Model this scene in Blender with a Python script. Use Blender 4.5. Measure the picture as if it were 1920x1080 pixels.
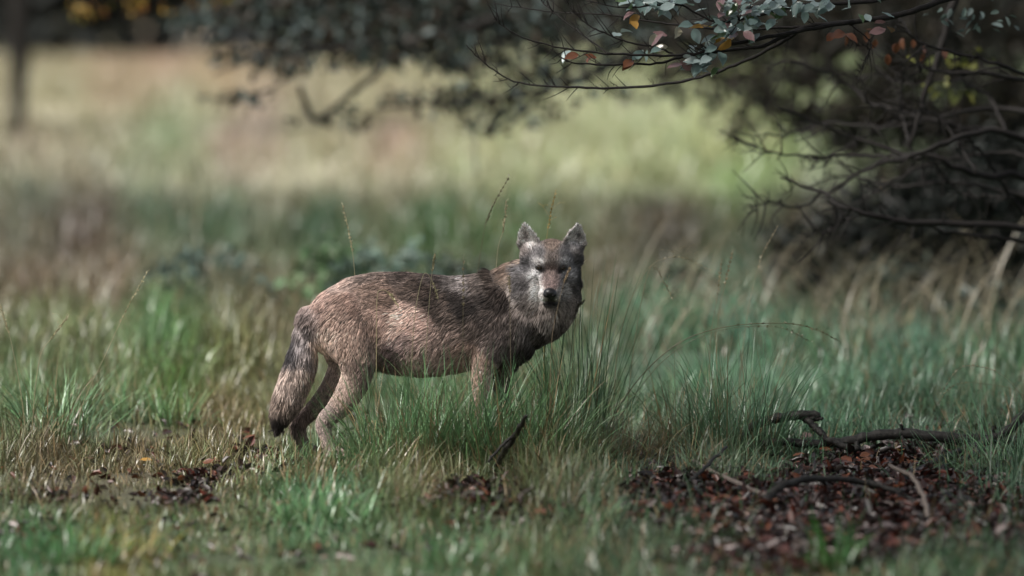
import bpy, math, random
import numpy as np
from mathutils import Vector, Matrix, kdtree

rng = np.random.RandomState(11)
random.seed(5)
scene = bpy.context.scene
for o in list(bpy.data.objects):
    bpy.data.objects.remove(o)

# ------------------------------------------------------------------ camera
FPX, CAM_Y, CAM_H, HORIZON = 9300.0, -20.0, 1.667, 90.0
TILT = math.atan((540 - HORIZON) / FPX)
cam_d = bpy.data.cameras.new('camera')
cam_d.sensor_width = 36
cam_d.lens = FPX / 1920 * 36
cam_d.clip_start = 0.5
cam_d.clip_end = 3000
cam = bpy.data.objects.new('camera', cam_d)
scene.collection.objects.link(cam)
cam.location = (0, CAM_Y, CAM_H)
cam.rotation_euler = (math.pi / 2 - TILT, 0, 0)
cam_d.dof.use_dof = True
cam_d.dof.focus_distance = 19.95
cam_d.dof.aperture_fstop = cam_d.lens / 1000 / 0.135
cam_d.dof.aperture_blades = 9
scene.camera = cam

# ------------------------------------------------------------------ sky and sun
SUN_EL, SUN_AZ = math.radians(52), math.radians(-126)     # azimuth from +Y, clockwise towards +X
world = bpy.data.worlds.new('World')
scene.world = world
world.use_nodes = True
wn, wl = world.node_tree.nodes, world.node_tree.links
wn.clear()
sky = wn.new('ShaderNodeTexSky')
sky.sky_type = 'NISHITA'
sky.sun_disc = False
sky.sun_elevation = SUN_EL
sky.sun_rotation = SUN_AZ
sky.dust_density = 4
sky.air_density = 1.2
hsv = wn.new('ShaderNodeHueSaturation')
hsv.inputs['Saturation'].default_value = 0.42
bg = wn.new('ShaderNodeBackground')
bg.inputs['Strength'].default_value = 0.06
wo = wn.new('ShaderNodeOutputWorld')
wl.new(sky.outputs[0], hsv.inputs['Color'])
wl.new(hsv.outputs[0], bg.inputs['Color'])
wl.new(bg.outputs[0], wo.inputs[0])
sun_d = bpy.data.lights.new('sun', 'SUN')
sun_d.energy = 2.4
sun_d.angle = math.radians(7)
sun_d.color = (1.0, 0.96, 0.90)
sun = bpy.data.objects.new('sun', sun_d)
scene.collection.objects.link(sun)
sdir = Vector((math.sin(SUN_AZ) * math.cos(SUN_EL), math.cos(SUN_AZ) * math.cos(SUN_EL), math.sin(SUN_EL)))
sun.rotation_euler = sdir.to_track_quat('Z', 'Y').to_euler()
sun.location = (-6, -8, 14)
scene.view_settings.view_transform = 'Standard'
scene.view_settings.look = 'None'
scene.view_settings.gamma = 1
scene.view_settings.exposure = 1.3
scene.render.engine = 'CYCLES'
scene.cycles.max_bounces = 6
scene.cycles.transparent_max_bounces = 6
scene.cycles.use_denoising = True
scene.cycles_curves.shape = 'RIBBONS'

# ------------------------------------------------------------------ helpers: projection and terrain
CT, ST = math.cos(TILT), math.sin(TILT)


def vnoise(x, y, seed=0):
    """smooth value noise in 0..1, vectorised"""
    x = np.asarray(x, float); y = np.asarray(y, float)
    xi = np.floor(x).astype(np.int64); yi = np.floor(y).astype(np.int64)
    fx, fy = x - xi, y - yi
    fx = fx * fx * (3 - 2 * fx); fy = fy * fy * (3 - 2 * fy)

    def h(a, b):
        n = (a * 374761393 + b * 668265263 + seed * 974634531) & 0xFFFFFFFF
        n = ((n ^ (n >> 13)) * 1274126177) & 0xFFFFFFFF
        return ((n ^ (n >> 16)) & 0xFFFF) / 65535.0
    a = h(xi, yi) * (1 - fx) + h(xi + 1, yi) * fx
    b = h(xi, yi + 1) * (1 - fx) + h(xi + 1, yi + 1) * fx
    return a * (1 - fy) + b * fy


def sstep(a, b, x):
    t = np.clip((np.asarray(x, float) - a) / (b - a), 0, 1)
    return t * t * (3 - 2 * t)


def height(x, y):
    d = np.asarray(y, float) - CAM_Y
    rise = 1.25 * sstep(42, 165, d) + 0.02 * np.maximum(d - 165, 0)
    bump = (vnoise(np.asarray(x) * 0.9, np.asarray(y) * 0.9, 3) - 0.5) * 0.07 + (vnoise(np.asarray(x) * 4, np.asarray(y) * 4, 4) - 0.5) * 0.025
    near_wolf = np.exp(-((np.asarray(x) + 0.4) ** 2 / 0.6 + np.asarray(y) ** 2 / 0.1))
    return rise + bump * (1 - 0.8 * near_wolf)


def ray(px, py):
    a, b = (px - 960) / FPX, -(py - 540) / FPX
    return np.array([a, CT + b * ST, -ST + b * CT])


def P(px, py, Y=0.0):
    """the point at depth Y in the place that the photograph shows at this pixel"""
    d = ray(px, py)
    t = (Y - CAM_Y) / d[1]
    return Vector((d[0] * t, Y, CAM_H + d[2] * t))


def G(px, py):
    d = ray(px, py)
    t = 12.0
    while t < 400:
        x, y, z = d[0] * t, CAM_Y + d[1] * t, CAM_H + d[2] * t
        if z <= float(height(x, y)):
            break
        t += 0.02 if t < 40 else 0.2
    return Vector((x, y, float(height(x, y))))


def proj(x, y, z):
    dx, dy, dz = np.asarray(x, float), np.asarray(y, float) - CAM_Y, np.asarray(z, float) - CAM_H
    fw = dy * CT - dz * ST
    up = dy * ST + dz * CT
    return 960 + FPX * dx / fw, 540 - FPX * up / fw


def lin(c):
    c = np.asarray(c, float) / 255.0
    return np.where(c <= 0.04045, c / 12.92, ((c + 0.055) / 1.055) ** 2.4)


def idw(px, py, pts, vals, power=2.0, eps=18.0):
    px = np.asarray(px, float)[:, None]; py = np.asarray(py, float)[:, None]
    pts = np.asarray(pts, float); vals = np.asarray(vals, float)
    out = []
    for s in range(0, len(px), 20000):
        d2 = (px[s:s + 20000] - pts[:, 0]) ** 2 + (py[s:s + 20000] - pts[:, 1]) ** 2 + eps * eps
        w = d2 ** -power
        w /= w.sum(1, keepdims=True)
        out.append(w @ vals)
    return np.concatenate(out) if out else np.zeros((0, vals.shape[1]))


# ------------------------------------------------------------------ helpers: objects
def link(o, parent=None):
    scene.collection.objects.link(o)
    if parent is not None:
        o.parent = parent
    return o


def tag(o, label=None, cat=None, group=None, kind=None):
    for k, v in (('label', label), ('category', cat), ('group', group), ('kind', kind)):
        if v:
            o[k] = v
    return o


def empty(name, loc, label, cat, group=None):
    e = bpy.data.objects.new(name, None)
    e.empty_display_size = 0.1
    e.location = loc
    link(e)
    return tag(e, label, cat, group)


def local(o, root):
    """keep world coordinates of a mesh whose parent stands somewhere else"""
    o.parent = root
    m = Matrix.Identity(4)
    p = root
    off = Vector((0, 0, 0))
    while p is not None:
        off += Vector(p.location)
        p = p.parent
    o.location = Vector(o.location) - off
    return o


def np_mesh(name, V, faces, mat, col=None, smooth=False, attr='tint'):
    """faces: list of int arrays (n,3) or (n,4)"""
    me = bpy.data.meshes.new(name)
    V = np.asarray(V, np.float32)
    me.vertices.add(len(V))
    me.vertices.foreach_set('co', V.ravel())
    loops = np.concatenate([np.asarray(f, np.int32).ravel() for f in faces])
    tot = np.concatenate([np.full(len(f), np.asarray(f).shape[1], np.int32) for f in faces])
    start = np.concatenate([[0], np.cumsum(tot)[:-1]]).astype(np.int32)
    me.loops.add(len(loops))
    me.loops.foreach_set('vertex_index', loops)
    me.polygons.add(len(tot))
    me.polygons.foreach_set('loop_start', start)
    me.update(calc_edges=True)
    if smooth:
        me.polygons.foreach_set('use_smooth', np.ones(len(tot), bool))
    if col is not None:
        a = me.attributes.new(attr, 'FLOAT_COLOR', 'POINT')
        c = np.ones((len(V), 4), np.float32)
        c[:, :3] = col
        a.data.foreach_set('color', c.ravel())
    if mat is not None:
        me.materials.append(mat)
    return me


def catmull(pts, n):
    pts = np.array([tuple(p) for p in pts], float)
    if len(pts) == 2:
        t = np.linspace(0, 1, n)[:, None]
        return pts[0] * (1 - t) + pts[1] * t
    q = np.vstack([2 * pts[0] - pts[1], pts, 2 * pts[-1] - pts[-2]])
    seg = len(pts) - 1
    u = np.linspace(0, seg - 1e-6, n)
    i = u.astype(int); t = (u - i)[:, None]
    p0, p1, p2, p3 = q[i], q[i + 1], q[i + 2], q[i + 3]
    return 0.5 * (2 * p1 + (p2 - p0) * t + (2 * p0 - 5 * p1 + 4 * p2 - p3) * t ** 2 + (-p0 + 3 * p1 - 3 * p2 + p3) * t ** 3)


class MB:
    def __init__(s):
        s.V, s.Q, s.T, s.C, s.n = [], [], [], [], 0

    def add(s, V, quads=None, tris=None, col=(1, 1, 1)):
        V = np.asarray(V, float)
        s.V.append(V)
        c = np.asarray(col, float)
        s.C.append(np.tile(c, (len(V), 1)) if c.ndim == 1 else c)
        if quads is not None and len(quads):
            s.Q.append(np.asarray(quads) + s.n)
        if tris is not None and len(tris):
            s.T.append(np.asarray(tris) + s.n)
        s.n += len(V)

    def tube(s, path, r0, r1, sides=7, n=None, wobble=0.0, col=(1, 1, 1), knob=0.0):
        n = n or max(6, 4 * len(path))
        c = catmull(path, n)
        if wobble:
            c[1:-1] += rng.normal(0, wobble, (n - 2, 3))
        r = np.linspace(r0, r1, n) if np.isscalar(r0) else np.interp(np.linspace(0, 1, n), np.linspace(0, 1, len(r0)), r0)
        if knob:
            r = r * (1 + rng.uniform(-knob, knob, n))
        T = np.gradient(c, axis=0)
        T /= np.linalg.norm(T, axis=1, keepdims=True) + 1e-9
        ref = np.array([0.13, 1, 0.21]) if abs(T[:, 1]).mean() < 0.8 else np.array([1.0, 0.1, 0.2])
        A = np.cross(T, ref); A /= np.linalg.norm(A, axis=1, keepdims=True) + 1e-9
        B = np.cross(T, A)
        th = np.arange(sides) * 2 * math.pi / sides
        ring = A[:, None, :] * np.cos(th)[None, :, None] + B[:, None, :] * np.sin(th)[None, :, None]
        jit = 1 + (rng.uniform(-knob, knob, (n, sides)) * 0.7 if knob else 0)
        V = c[:, None, :] + ring * (r[:, None] * jit * np.ones((n, sides)))[..., None]
        V = np.vstack([V.reshape(-1, 3), c[0] - T[0] * r[0] * 0.4, c[-1] + T[-1] * r[-1] * 0.6])
        q = []
        for i in range(n - 1):
            for k in range(sides):
                a, b = i * sides + k, i * sides + (k + 1) % sides
                q.append((a, b, b + sides, a + sides))
        t = [(n * sides, (k + 1) % sides, k) for k in range(sides)] + [(n * sides + 1, (n - 1) * sides + k, (n - 1) * sides + (k + 1) % sides) for k in range(sides)]
        s.add(V, q, t, col)
        return c

    def build(s, name, mat, parent=None, smooth=True, origin=None):
        V = np.vstack(s.V)
        f = []
        if s.Q: f.append(np.concatenate(s.Q))
        if s.T: f.append(np.concatenate(s.T))
        if origin is not None:
            V = V - np.array(tuple(origin))
        me = np_mesh(name, V, f, mat, np.vstack(s.C), smooth)
        o = bpy.data.objects.new(name, me)
        if origin is not None:
            o.location = origin
        link(o)
        if parent is not None:
            local(o, parent)
        return o


# ------------------------------------------------------------------ materials
def new_mat(name):
    m = bpy.data.materials.new(name)
    m.use_nodes = True
    n, l = m.node_tree.nodes, m.node_tree.links
    n.clear()
    return m, n, l, n.new('ShaderNodeOutputMaterial')


def leaf_mat(name, color=None, rough=0.45, trans=0.3, spec=0.5, mottle=0.35, scale=60, dirt=None):
    """foliage: tinted by its own colour attribute (or one colour), mottled, a little light coming through"""
    m, n, l, out = new_mat(name)
    if color is None:
        a = n.new('ShaderNodeAttribute'); a.attribute_name = 'tint'
        src = a.outputs['Color']
    else:
        a = n.new('ShaderNodeRGB'); a.outputs[0].default_value = (*color, 1)
        src = a.outputs[0]
    tc = n.new('ShaderNodeTexCoord')
    nz = n.new('ShaderNodeTexNoise'); nz.inputs['Scale'].default_value = scale; nz.inputs['Detail'].default_value = 3
    l.new(tc.outputs['Object'], nz.inputs['Vector'])
    mr = n.new('ShaderNodeMapRange')
    mr.inputs['From Min'].default_value = 0.3; mr.inputs['From Max'].default_value = 0.7
    mr.inputs['To Min'].default_value = 1 - mottle; mr.inputs['To Max'].default_value = 1 + mottle
    l.new(nz.outputs['Fac'], mr.inputs['Value'])
    mx = n.new('ShaderNodeVectorMath'); mx.operation = 'SCALE'
    l.new(src, mx.inputs[0]); l.new(mr.outputs[0], mx.inputs['Scale'])
    p = n.new('ShaderNodeBsdfPrincipled')
    p.inputs['Roughness'].default_value = rough
    p.inputs['Specular IOR Level'].default_value = spec
    l.new(mx.outputs[0], p.inputs['Base Color'])
    t = n.new('ShaderNodeBsdfTranslucent')
    l.new(mx.outputs[0], t.inputs['Color'])
    mix = n.new('ShaderNodeMixShader'); mix.inputs[0].default_value = trans
    l.new(p.outputs[0], mix.inputs[1]); l.new(t.outputs[0], mix.inputs[2])
    l.new(mix.outputs[0], out.inputs[0])
    return m


def bark_mat(name, c0, c1, scale=40, rough=0.75, bump=0.4, stretch=(1, 1, 1)):
    m, n, l, out = new_mat(name)
    tc = n.new('ShaderNodeTexCoord')
    mp = n.new('ShaderNodeMapping'); mp.inputs['Scale'].default_value = stretch
    l.new(tc.outputs['Object'], mp.inputs['Vector'])
    nz = n.new('ShaderNodeTexNoise'); nz.inputs['Scale'].default_value = scale; nz.inputs['Detail'].default_value = 6; nz.inputs['Roughness'].default_value = 0.65
    l.new(mp.outputs[0], nz.inputs['Vector'])
    cr = n.new('ShaderNodeValToRGB')
    cr.color_ramp.elements[0].position = 0.35; cr.color_ramp.elements[0].color = (*c0, 1)
    cr.color_ramp.elements[1].position = 0.68; cr.color_ramp.elements[1].color = (*c1, 1)
    l.new(nz.outputs['Fac'], cr.inputs[0])
    p = n.new('ShaderNodeBsdfPrincipled'); p.inputs['Roughness'].default_value = rough; p.inputs['Specular IOR Level'].default_value = 0.3
    l.new(cr.outputs[0], p.inputs['Base Color'])
    b = n.new('ShaderNodeBump'); b.inputs['Strength'].default_value = bump; b.inputs['Distance'].default_value = 0.01
    l.new(nz.outputs['Fac'], b.inputs['Height']); l.new(b.outputs[0], p.inputs['Normal'])
    l.new(p.outputs[0], out.inputs[0])
    return m


M_GRASS = leaf_mat('grass_blade', rough=0.36, trans=0.18, spec=0.6, mottle=0.2, scale=25)
M_FOLIAGE = leaf_mat('dull_foliage', rough=0.5, trans=0.2, spec=0.22, mottle=0.25, scale=30)
M_LITTER = leaf_mat('dead_leaf', rough=0.4, trans=0.08, spec=0.55, mottle=0.4, scale=70)
M_BARK = bark_mat('dark_bark', (0.006, 0.005, 0.004), (0.03, 0.026, 0.022), 45, 0.6)
M_TWIG = bark_mat('wet_twig', (0.004, 0.003, 0.003), (0.014, 0.011, 0.009), 60, 0.75)
M_FALLEN = bark_mat('rotten_wood', (0.005, 0.005, 0.004), (0.032, 0.028, 0.024), 55, 0.6, 0.7)
M_PALEWOOD = bark_mat('bleached_wood', (0.07, 0.055, 0.045), (0.2, 0.165, 0.14), 70, 0.7)
M_GREYBARK = bark_mat('grey_bark', (0.03, 0.03, 0.03), (0.09, 0.088, 0.082), 9, 0.85, 0.5, (1, 1, 0.25))

# ------------------------------------------------------------------ meadow colours: what grows where, plus painted shade under the thicket
FIELD = [
    (100, 200, 138, 134, 108), (300, 112, 148, 130, 110), (230, 150, 142, 128, 106), (420, 160, 148, 132, 108), (440, 275, 142, 127, 114), (500, 225, 140, 127, 112), (380, 230, 132, 132, 106), (560, 240, 138, 134, 110),
    (735, 275, 142, 126, 112), (680, 240, 140, 136, 110), (820, 250, 142, 140, 112), (600, 300, 140, 136, 112), (900, 300, 142, 144, 114), (1150, 300, 138, 142, 110),
    (1280, 330, 126, 133, 98), (1380, 350, 104, 124, 78), (1000, 240, 140, 142, 112), (1350, 280, 132, 136, 98), (100, 330, 132, 126, 106), (60, 280, 128, 120, 102),
    (330, 250, 116, 128, 98), (300, 430, 84, 104, 80), (400, 445, 74, 102, 76), (600, 450, 60, 92, 64), (800, 445, 68, 100, 62), (950, 440, 76, 102, 62), (350, 385, 124, 124, 100), (550, 385, 132, 130, 106), (750, 380, 136, 134, 108), (950, 370, 132, 136, 102), (60, 450, 94, 96, 80),
    (150, 465, 92, 80, 70), (60, 380, 100, 108, 88), (1250, 460, 68, 62, 50), (1500, 490, 58, 54, 44), (1700, 510, 52, 49, 42), (200, 555, 122, 110, 94),  # dark points at right paint the shade under the thicket
    (60, 560, 120, 108, 92), (400, 550, 108, 112, 92), (300, 640, 96, 128, 86), (100, 650, 112, 122, 86), (450, 690, 116, 118, 82), (500, 620, 112, 108, 86),
    (1150, 560, 110, 104, 84), (1200, 610, 92, 130, 104), (1400, 640, 90, 126, 104), (1700, 650, 82, 116, 94), (1800, 560, 72, 78, 62), (1500, 720, 94, 126, 100),
    (1300, 720, 92, 126, 98), (1850, 720, 84, 112, 88), (800, 760, 92, 122, 90), (960, 800, 92, 120, 88), (200, 790, 108, 126, 90), (60, 760, 106, 128, 92), (400, 800, 124, 116, 86),
    (330, 740, 96, 128, 74), (100, 880, 106, 98, 76), (250, 860, 116, 108, 84), (600, 960, 90, 122, 88), (300, 1020, 84, 108, 72), (200, 1060, 112, 112, 60), (80, 1050, 74, 110, 76),
    (1000, 900, 100, 108, 76), (800, 880, 112, 112, 80), (1300, 860, 92, 108, 84), (1500, 1070, 62, 92, 58), (1200, 1040, 74, 94, 70), (860, 1060, 74, 106, 72), (1860, 850, 82, 110, 84),
]
FIELD = np.array(FIELD, float)


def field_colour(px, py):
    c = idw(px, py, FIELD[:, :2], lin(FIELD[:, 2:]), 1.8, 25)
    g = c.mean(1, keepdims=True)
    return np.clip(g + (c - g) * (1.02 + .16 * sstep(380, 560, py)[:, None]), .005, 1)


LITTER = [(1560, 960, 400, 62), (1700, 892, 215, 52), (1800, 1010, 300, 60), (1270, 930, 130, 36), (900, 935, 120, 36), (1000, 985, 150, 28), (385, 900, 66, 26),
          (330, 945, 70, 14), (475, 855, 60, 14), (90, 935, 60, 10), (1560, 1040, 260, 40)]
LITTER_W = [1, 1, 1, .9, .72, .72, .62, .6, .6, .5, 1]


def litter(px, py):
    v = np.zeros(np.shape(px))
    for (cx, cy, rx, ry), w_ in zip(LITTER, LITTER_W):
        v = np.maximum(v, (1.25 - np.sqrt(((px - cx) / rx) ** 2 + ((py - cy) / ry) ** 2) * 0.9) * w_)
    return v


# ------------------------------------------------------------------ the ground: one sheet to the horizon
def axis(lo, hi, step, far, n):
    a = np.arange(lo, hi + 1e-6, step)
    g = np.geomspace(step, far, n)
    left = lo - np.cumsum(g) * 1.0
    right = hi + np.cumsum(g)
    return np.concatenate([left[::-1], a, right])


gx = axis(-4.5, 4.5, 0.09, 90, 30)
gy = np.concatenate([-22 - np.cumsum(np.geomspace(0.5, 60, 10))[::-1], np.arange(-22, 14, 0.09), 14 + np.cumsum(np.geomspace(0.1, 70, 48))])
X, Yg = np.meshgrid(gx, gy)
Z = height(X, Yg)
V = np.stack([X.ravel(), Yg.ravel(), Z.ravel()], 1)
nx, ny = len(gx), len(gy)
I = (np.arange(ny - 1)[:, None] * nx + np.arange(nx - 1)[None, :]).ravel()
quads = np.stack([I, I + 1, I + 1 + nx, I + nx], 1)
gpx, gpy = proj(V[:, 0], np.maximum(V[:, 1], -12), V[:, 2])
gpx, gpy = np.clip(gpx, -300, 2200), np.clip(gpy, 80, 1150)
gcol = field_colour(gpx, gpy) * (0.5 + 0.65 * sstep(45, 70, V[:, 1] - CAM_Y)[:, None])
soil = lin((46, 38, 33)) * 0.6
k = np.clip(litter(gpx, gpy) * 1.4 - 0.1, 0, 1)[:, None]
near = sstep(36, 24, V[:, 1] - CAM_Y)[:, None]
gcol = gcol * (1 - near * 0.45) + lin((80, 68, 52)) * 0.3 * near * 0.45  # near ground darkened to paint dark gaps between the blades
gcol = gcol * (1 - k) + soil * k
m, n, l, out = new_mat('soil_and_turf')
a = n.new('ShaderNodeAttribute'); a.attribute_name = 'tint'
tc = n.new('ShaderNodeTexCoord')
n1 = n.new('ShaderNodeTexNoise'); n1.inputs['Scale'].default_value = 14; n1.inputs['Detail'].default_value = 8; n1.inputs['Roughness'].default_value = 0.7
l.new(tc.outputs['Object'], n1.inputs['Vector'])
mr = n.new('ShaderNodeMapRange'); mr.inputs['From Min'].default_value = 0.3; mr.inputs['From Max'].default_value = 0.7; mr.inputs['To Min'].default_value = 0.6; mr.inputs['To Max'].default_value = 1.4
l.new(n1.outputs['Fac'], mr.inputs['Value'])
sc_ = n.new('ShaderNodeVectorMath'); sc_.operation = 'SCALE'
l.new(a.outputs['Color'], sc_.inputs[0]); l.new(mr.outputs[0], sc_.inputs['Scale'])
p = n.new('ShaderNodeBsdfPrincipled'); p.inputs['Roughness'].default_value = 0.85
l.new(sc_.outputs[0], p.inputs['Base Color'])
b = n.new('ShaderNodeBump'); b.inputs['Strength'].default_value = 0.6; b.inputs['Distance'].default_value = 0.02
l.new(n1.outputs['Fac'], b.inputs['Height']); l.new(b.outputs[0], p.inputs['Normal'])
l.new(p.outputs[0], out.inputs[0])
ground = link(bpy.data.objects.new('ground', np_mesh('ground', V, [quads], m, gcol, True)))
tag(ground, 'forest clearing ground of soil, turf and pale far meadow', 'ground', kind='structure')


# ------------------------------------------------------------------ leaves as meshes
def leaf_cloud(C, size, up, tip, col, fold=0.25, aspect=0.55, curl=0.15):
    """C (n,3) bases, up (n,3) face normals, tip (n,3) directions -> verts, quads, colours"""
    n = len(C)
    tip = tip / (np.linalg.norm(tip, axis=1, keepdims=True) + 1e-9)
    side = np.cross(tip, up); side /= np.linalg.norm(side, axis=1, keepdims=True) + 1e-9
    nor = np.cross(side, tip)
    s = np.asarray(size)[:, None] * np.ones((n, 1))
    cu = (curl * rng.normal(1, 0.6, (n, 1))) * s
    def pt(u, w, h): return C + tip * s * u + side * s * w + nor * (h * s - cu * u * u)
    wa = aspect * 0.5
    V = np.stack([pt(0, 0, 0), pt(0.28, wa * 0.85, fold * wa), pt(0.66, wa * 0.8, fold * wa), pt(1, 0, 0), pt(0.66, -wa * 0.8, fold * wa), pt(0.28, -wa * 0.85, fold * wa)], 1)
    i = np.arange(n)[:, None] * 6
    q = np.concatenate([i + [0, 1, 2, 3], i + [0, 3, 4, 5]])
    return V.reshape(-1, 3), q, np.repeat(col, 6, 0)


def pick(cols, n, jitter=0.25, p=None):
    cols = np.array([lin(c) for c in cols])
    c = cols[rng.choice(len(cols), n, p=p)]
    return c * rng.uniform(1 - jitter, 1 + jitter, (n, 1))


def leaf_obj(name, C, size, cols, mat, parent, up_bias=0.8, p=None, aspect=0.55, kind='stuff', tipdir=None):
    n = len(C)
    up = rng.normal(0, 0.55, (n, 3)) + [0, -0.15, up_bias]
    tip = rng.normal(0, 1, (n, 3)) + [0, 0, -0.4]
    if tipdir is not None:
        tip = tip * 0.7 + np.array(tipdir)
    V, q, c = leaf_cloud(C, size, up, tip, pick(cols, n, p=p), aspect=aspect)
    o = bpy.data.objects.new(name, np_mesh(name, V, [q], mat, c))
    link(o)
    if parent is not None:
        local(o, parent)
    if kind:
        o['kind'] = kind
    return o


def spray(ellipses, Y0, Y1, n):
    """leaf positions through leafy boughs, gathered into twig-sized clumps"""
    out = []
    area = np.array([rx * ry * w for _, _, rx, ry, w in ellipses], float)
    cnt = (area / area.sum() * n).astype(int)
    for (cx, cy, rx, ry, w), kk in zip(ellipses, cnt):
        ncl = max(3, kk // 11)
        a, r = rng.uniform(0, 6.283, ncl), np.sqrt(rng.uniform(0, 1, ncl))
        for x, y in zip(cx + rx * r * np.cos(a), cy + ry * r * np.sin(a)):
            c = np.array(P(x, y, rng.uniform(Y0, Y1)))
            m = rng.poisson(11)
            out.append(c + rng.normal(0, 1, (m, 3)) * [0.09, 0.12, 0.028])
    return np.concatenate(out)


# ------------------------------------------------------------------ far woodland edge
GREENS_FAR = [(36, 40, 38), (30, 34, 35), (42, 44, 38), (26, 30, 31)]
for i in range(16):
    px = -420 + i * 175 + random.uniform(-50, 50)
    Y = random.uniform(146, 175)
    x = (px - 960) / FPX * (Y + 20)
    z = float(height(x, Y))
    t = empty('woodland_tree', (x, Y, z), 'dark blurred forest-edge tree beyond the pale meadow', 'tree', 'forest-edge trees beyond the meadow')
    mb = MB()
    lean = random.uniform(-0.5, 0.5)
    r = random.uniform(0.22, 0.42)
    mb.tube([(x, Y, z - 0.2), (x + lean * 0.3, Y, z + 3), (x + lean, Y, z + 9)], r, r * 0.5, 8)
    mb.build('trunk', M_BARK, t)
    n_ = 1300
    ang = rng.uniform(0, 6.283, n_); hh = rng.uniform(0.0, 1, n_) ** 0.8
    rr = 3.6 * np.sqrt(rng.uniform(0, 1, n_)) * (1.15 - 0.6 * hh)
    C = np.stack([x + lean * hh + rr * np.cos(ang), Y + rr * np.sin(ang), z + 0.05 + hh * 11], 1)
    leaf_obj('crown', C, np.full(n_, 1.15), GREENS_FAR, M_FOLIAGE, t, 0.4)

# the blurred trunk standing in the meadow at the left
b0 = G(33, 262)
t = empty('oak_tree', b0, 'slender dark tree trunk standing alone in the pale meadow', 'tree')
mb = MB()
mb.tube([b0 + Vector((0, 0, -0.2)), P(36, 150, b0.y), P(38, 60, b0.y), P(40, -200, b0.y), P(30, -700, b0.y)], [0.10, 0.13, 0.19, 0.22, 0.2], 0, 10)
mb.build('trunk', M_TWIG, t)
n_ = 900
C = np.array(b0) + np.stack([rng.normal(0, 1.6, n_), rng.normal(0, 1.6, n_), rng.uniform(5.5, 10, n_)], 1)
leaf_obj('crown', C, np.full(n_, 0.5), GREENS_FAR, M_FOLIAGE, t, 0.5)

# ------------------------------------------------------------------ the old beech behind the wolf with drooping boughs
DULL = [(46, 52, 42), (32, 34, 27), (66, 78, 74), (52, 44, 34), (26, 28, 22), (88, 100, 98), (48, 38, 29), (34, 38, 30)]  # the blue-grey tones paint highlights onto some leaves
tb = Vector((5.2, 15.0, float(height(5.2, 15.0))))
t = empty('drooping_beech_tree', tb, 'old beech behind the wolf with leafy boughs drooping over the meadow', 'tree')
mb = MB(); mb.tube([tb + Vector((0, 0, -.2)), tb + Vector((.05, 0, 2)), tb + Vector((-.1, .1, 6)), tb + Vector((.1, 0, 10))], [.42, .33, .25, .14], 0, 12, knob=.05)
mb.build('trunk', M_GREYBARK, t)
BOUGHS = [
    ([tb + Vector((0, 0, 3.4)), P(1500, -120, 14.5), P(1150, -30, 14.0), P(850, 60, 13.5), P(640, 90, 13.5), P(470, 110, 13.5), P(400, 140, 13.5)], .07, .008),
    ([tb + Vector((0, 0, 3.0)), P(1560, -40, 14.5), P(1250, 80, 14.0), P(1020, 170, 13.6), P(860, 190, 13.4), P(720, 200, 13.4)], .06, .008),
    ([tb + Vector((0, 0, 3.8)), P(1350, -160, 15.0), P(1000, -80, 14.5), P(700, -20, 14.2), P(480, 20, 14.0), P(330, 20, 14.0)], .07, .01),
    ([P(860, 62, 13.5), P(760, 90, 13.4), P(690, 150, 13.3), P(600, 222, 13.3), P(576, 200, 13.3), P(562, 160, 13.3)], .022, .018),
    ([P(1020, 170, 13.6), P(960, 230, 13.5), P(900, 246, 13.5)], .02, .008),
    ([P(880, -40, 14.2), P(886, 120, 14.2), P(890, 260, 14.2), P(892, 330, 14.2)], .012, .006),
    ([P(560, 130, 13.5), P(500, 170, 13.4), P(400, 188, 13.4)], .012, .008),
]
for pts, r0, r1 in BOUGHS:
    mb = MB(); mb.tube(pts, r0, r1, 7, n=30, wobble=.006)
    mb.build('bough', M_BARK, t)
E = [(480, 30, 160, 50, 1), (650, 40, 190, 62, 1.3), (850, 50, 200, 76, 1.3), (560, 112, 140, 22, 1.1), (800, 188, 90, 16, 1.2), (960, 205, 110, 22, 1.1), (1050, 140, 130, 46, 1), (1080, 40, 200, 60, 1.3),
     (450, 184, 50, 8, .8), (930, 240, 50, 8, 1), (640, 218, 40, 6, .8), (880, 150, 40, 40, 1.2), (700, 110, 200, 20, .8)]
C = spray(E, 12.6, 14.8, 3600)
leaf_obj('foliage', C, rng.uniform(.06, .1, len(C)), DULL, M_FOLIAGE, t, .8)
C = spray([(270, 8, 40, 10, 1), (440, 4, 60, 14, 1), (150, 18, 18, 6, 1)], 13.6, 14.4, 30)
leaf_obj('yellow_foliage', C, rng.uniform(.04, .06, len(C)), [(130, 104, 40), (124, 80, 44), (104, 98, 44)], M_FOLIAGE, t, .8)
n_ = 5200
C = np.array(tb) + np.stack([rng.normal(-1.5, 3.2, n_), rng.normal(0, 2.6, n_), rng.uniform(3.4, 11, n_)], 1)
leaf_obj('crown', C, rng.uniform(.16, .26, n_), DULL, M_FOLIAGE, t, .8)

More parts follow.
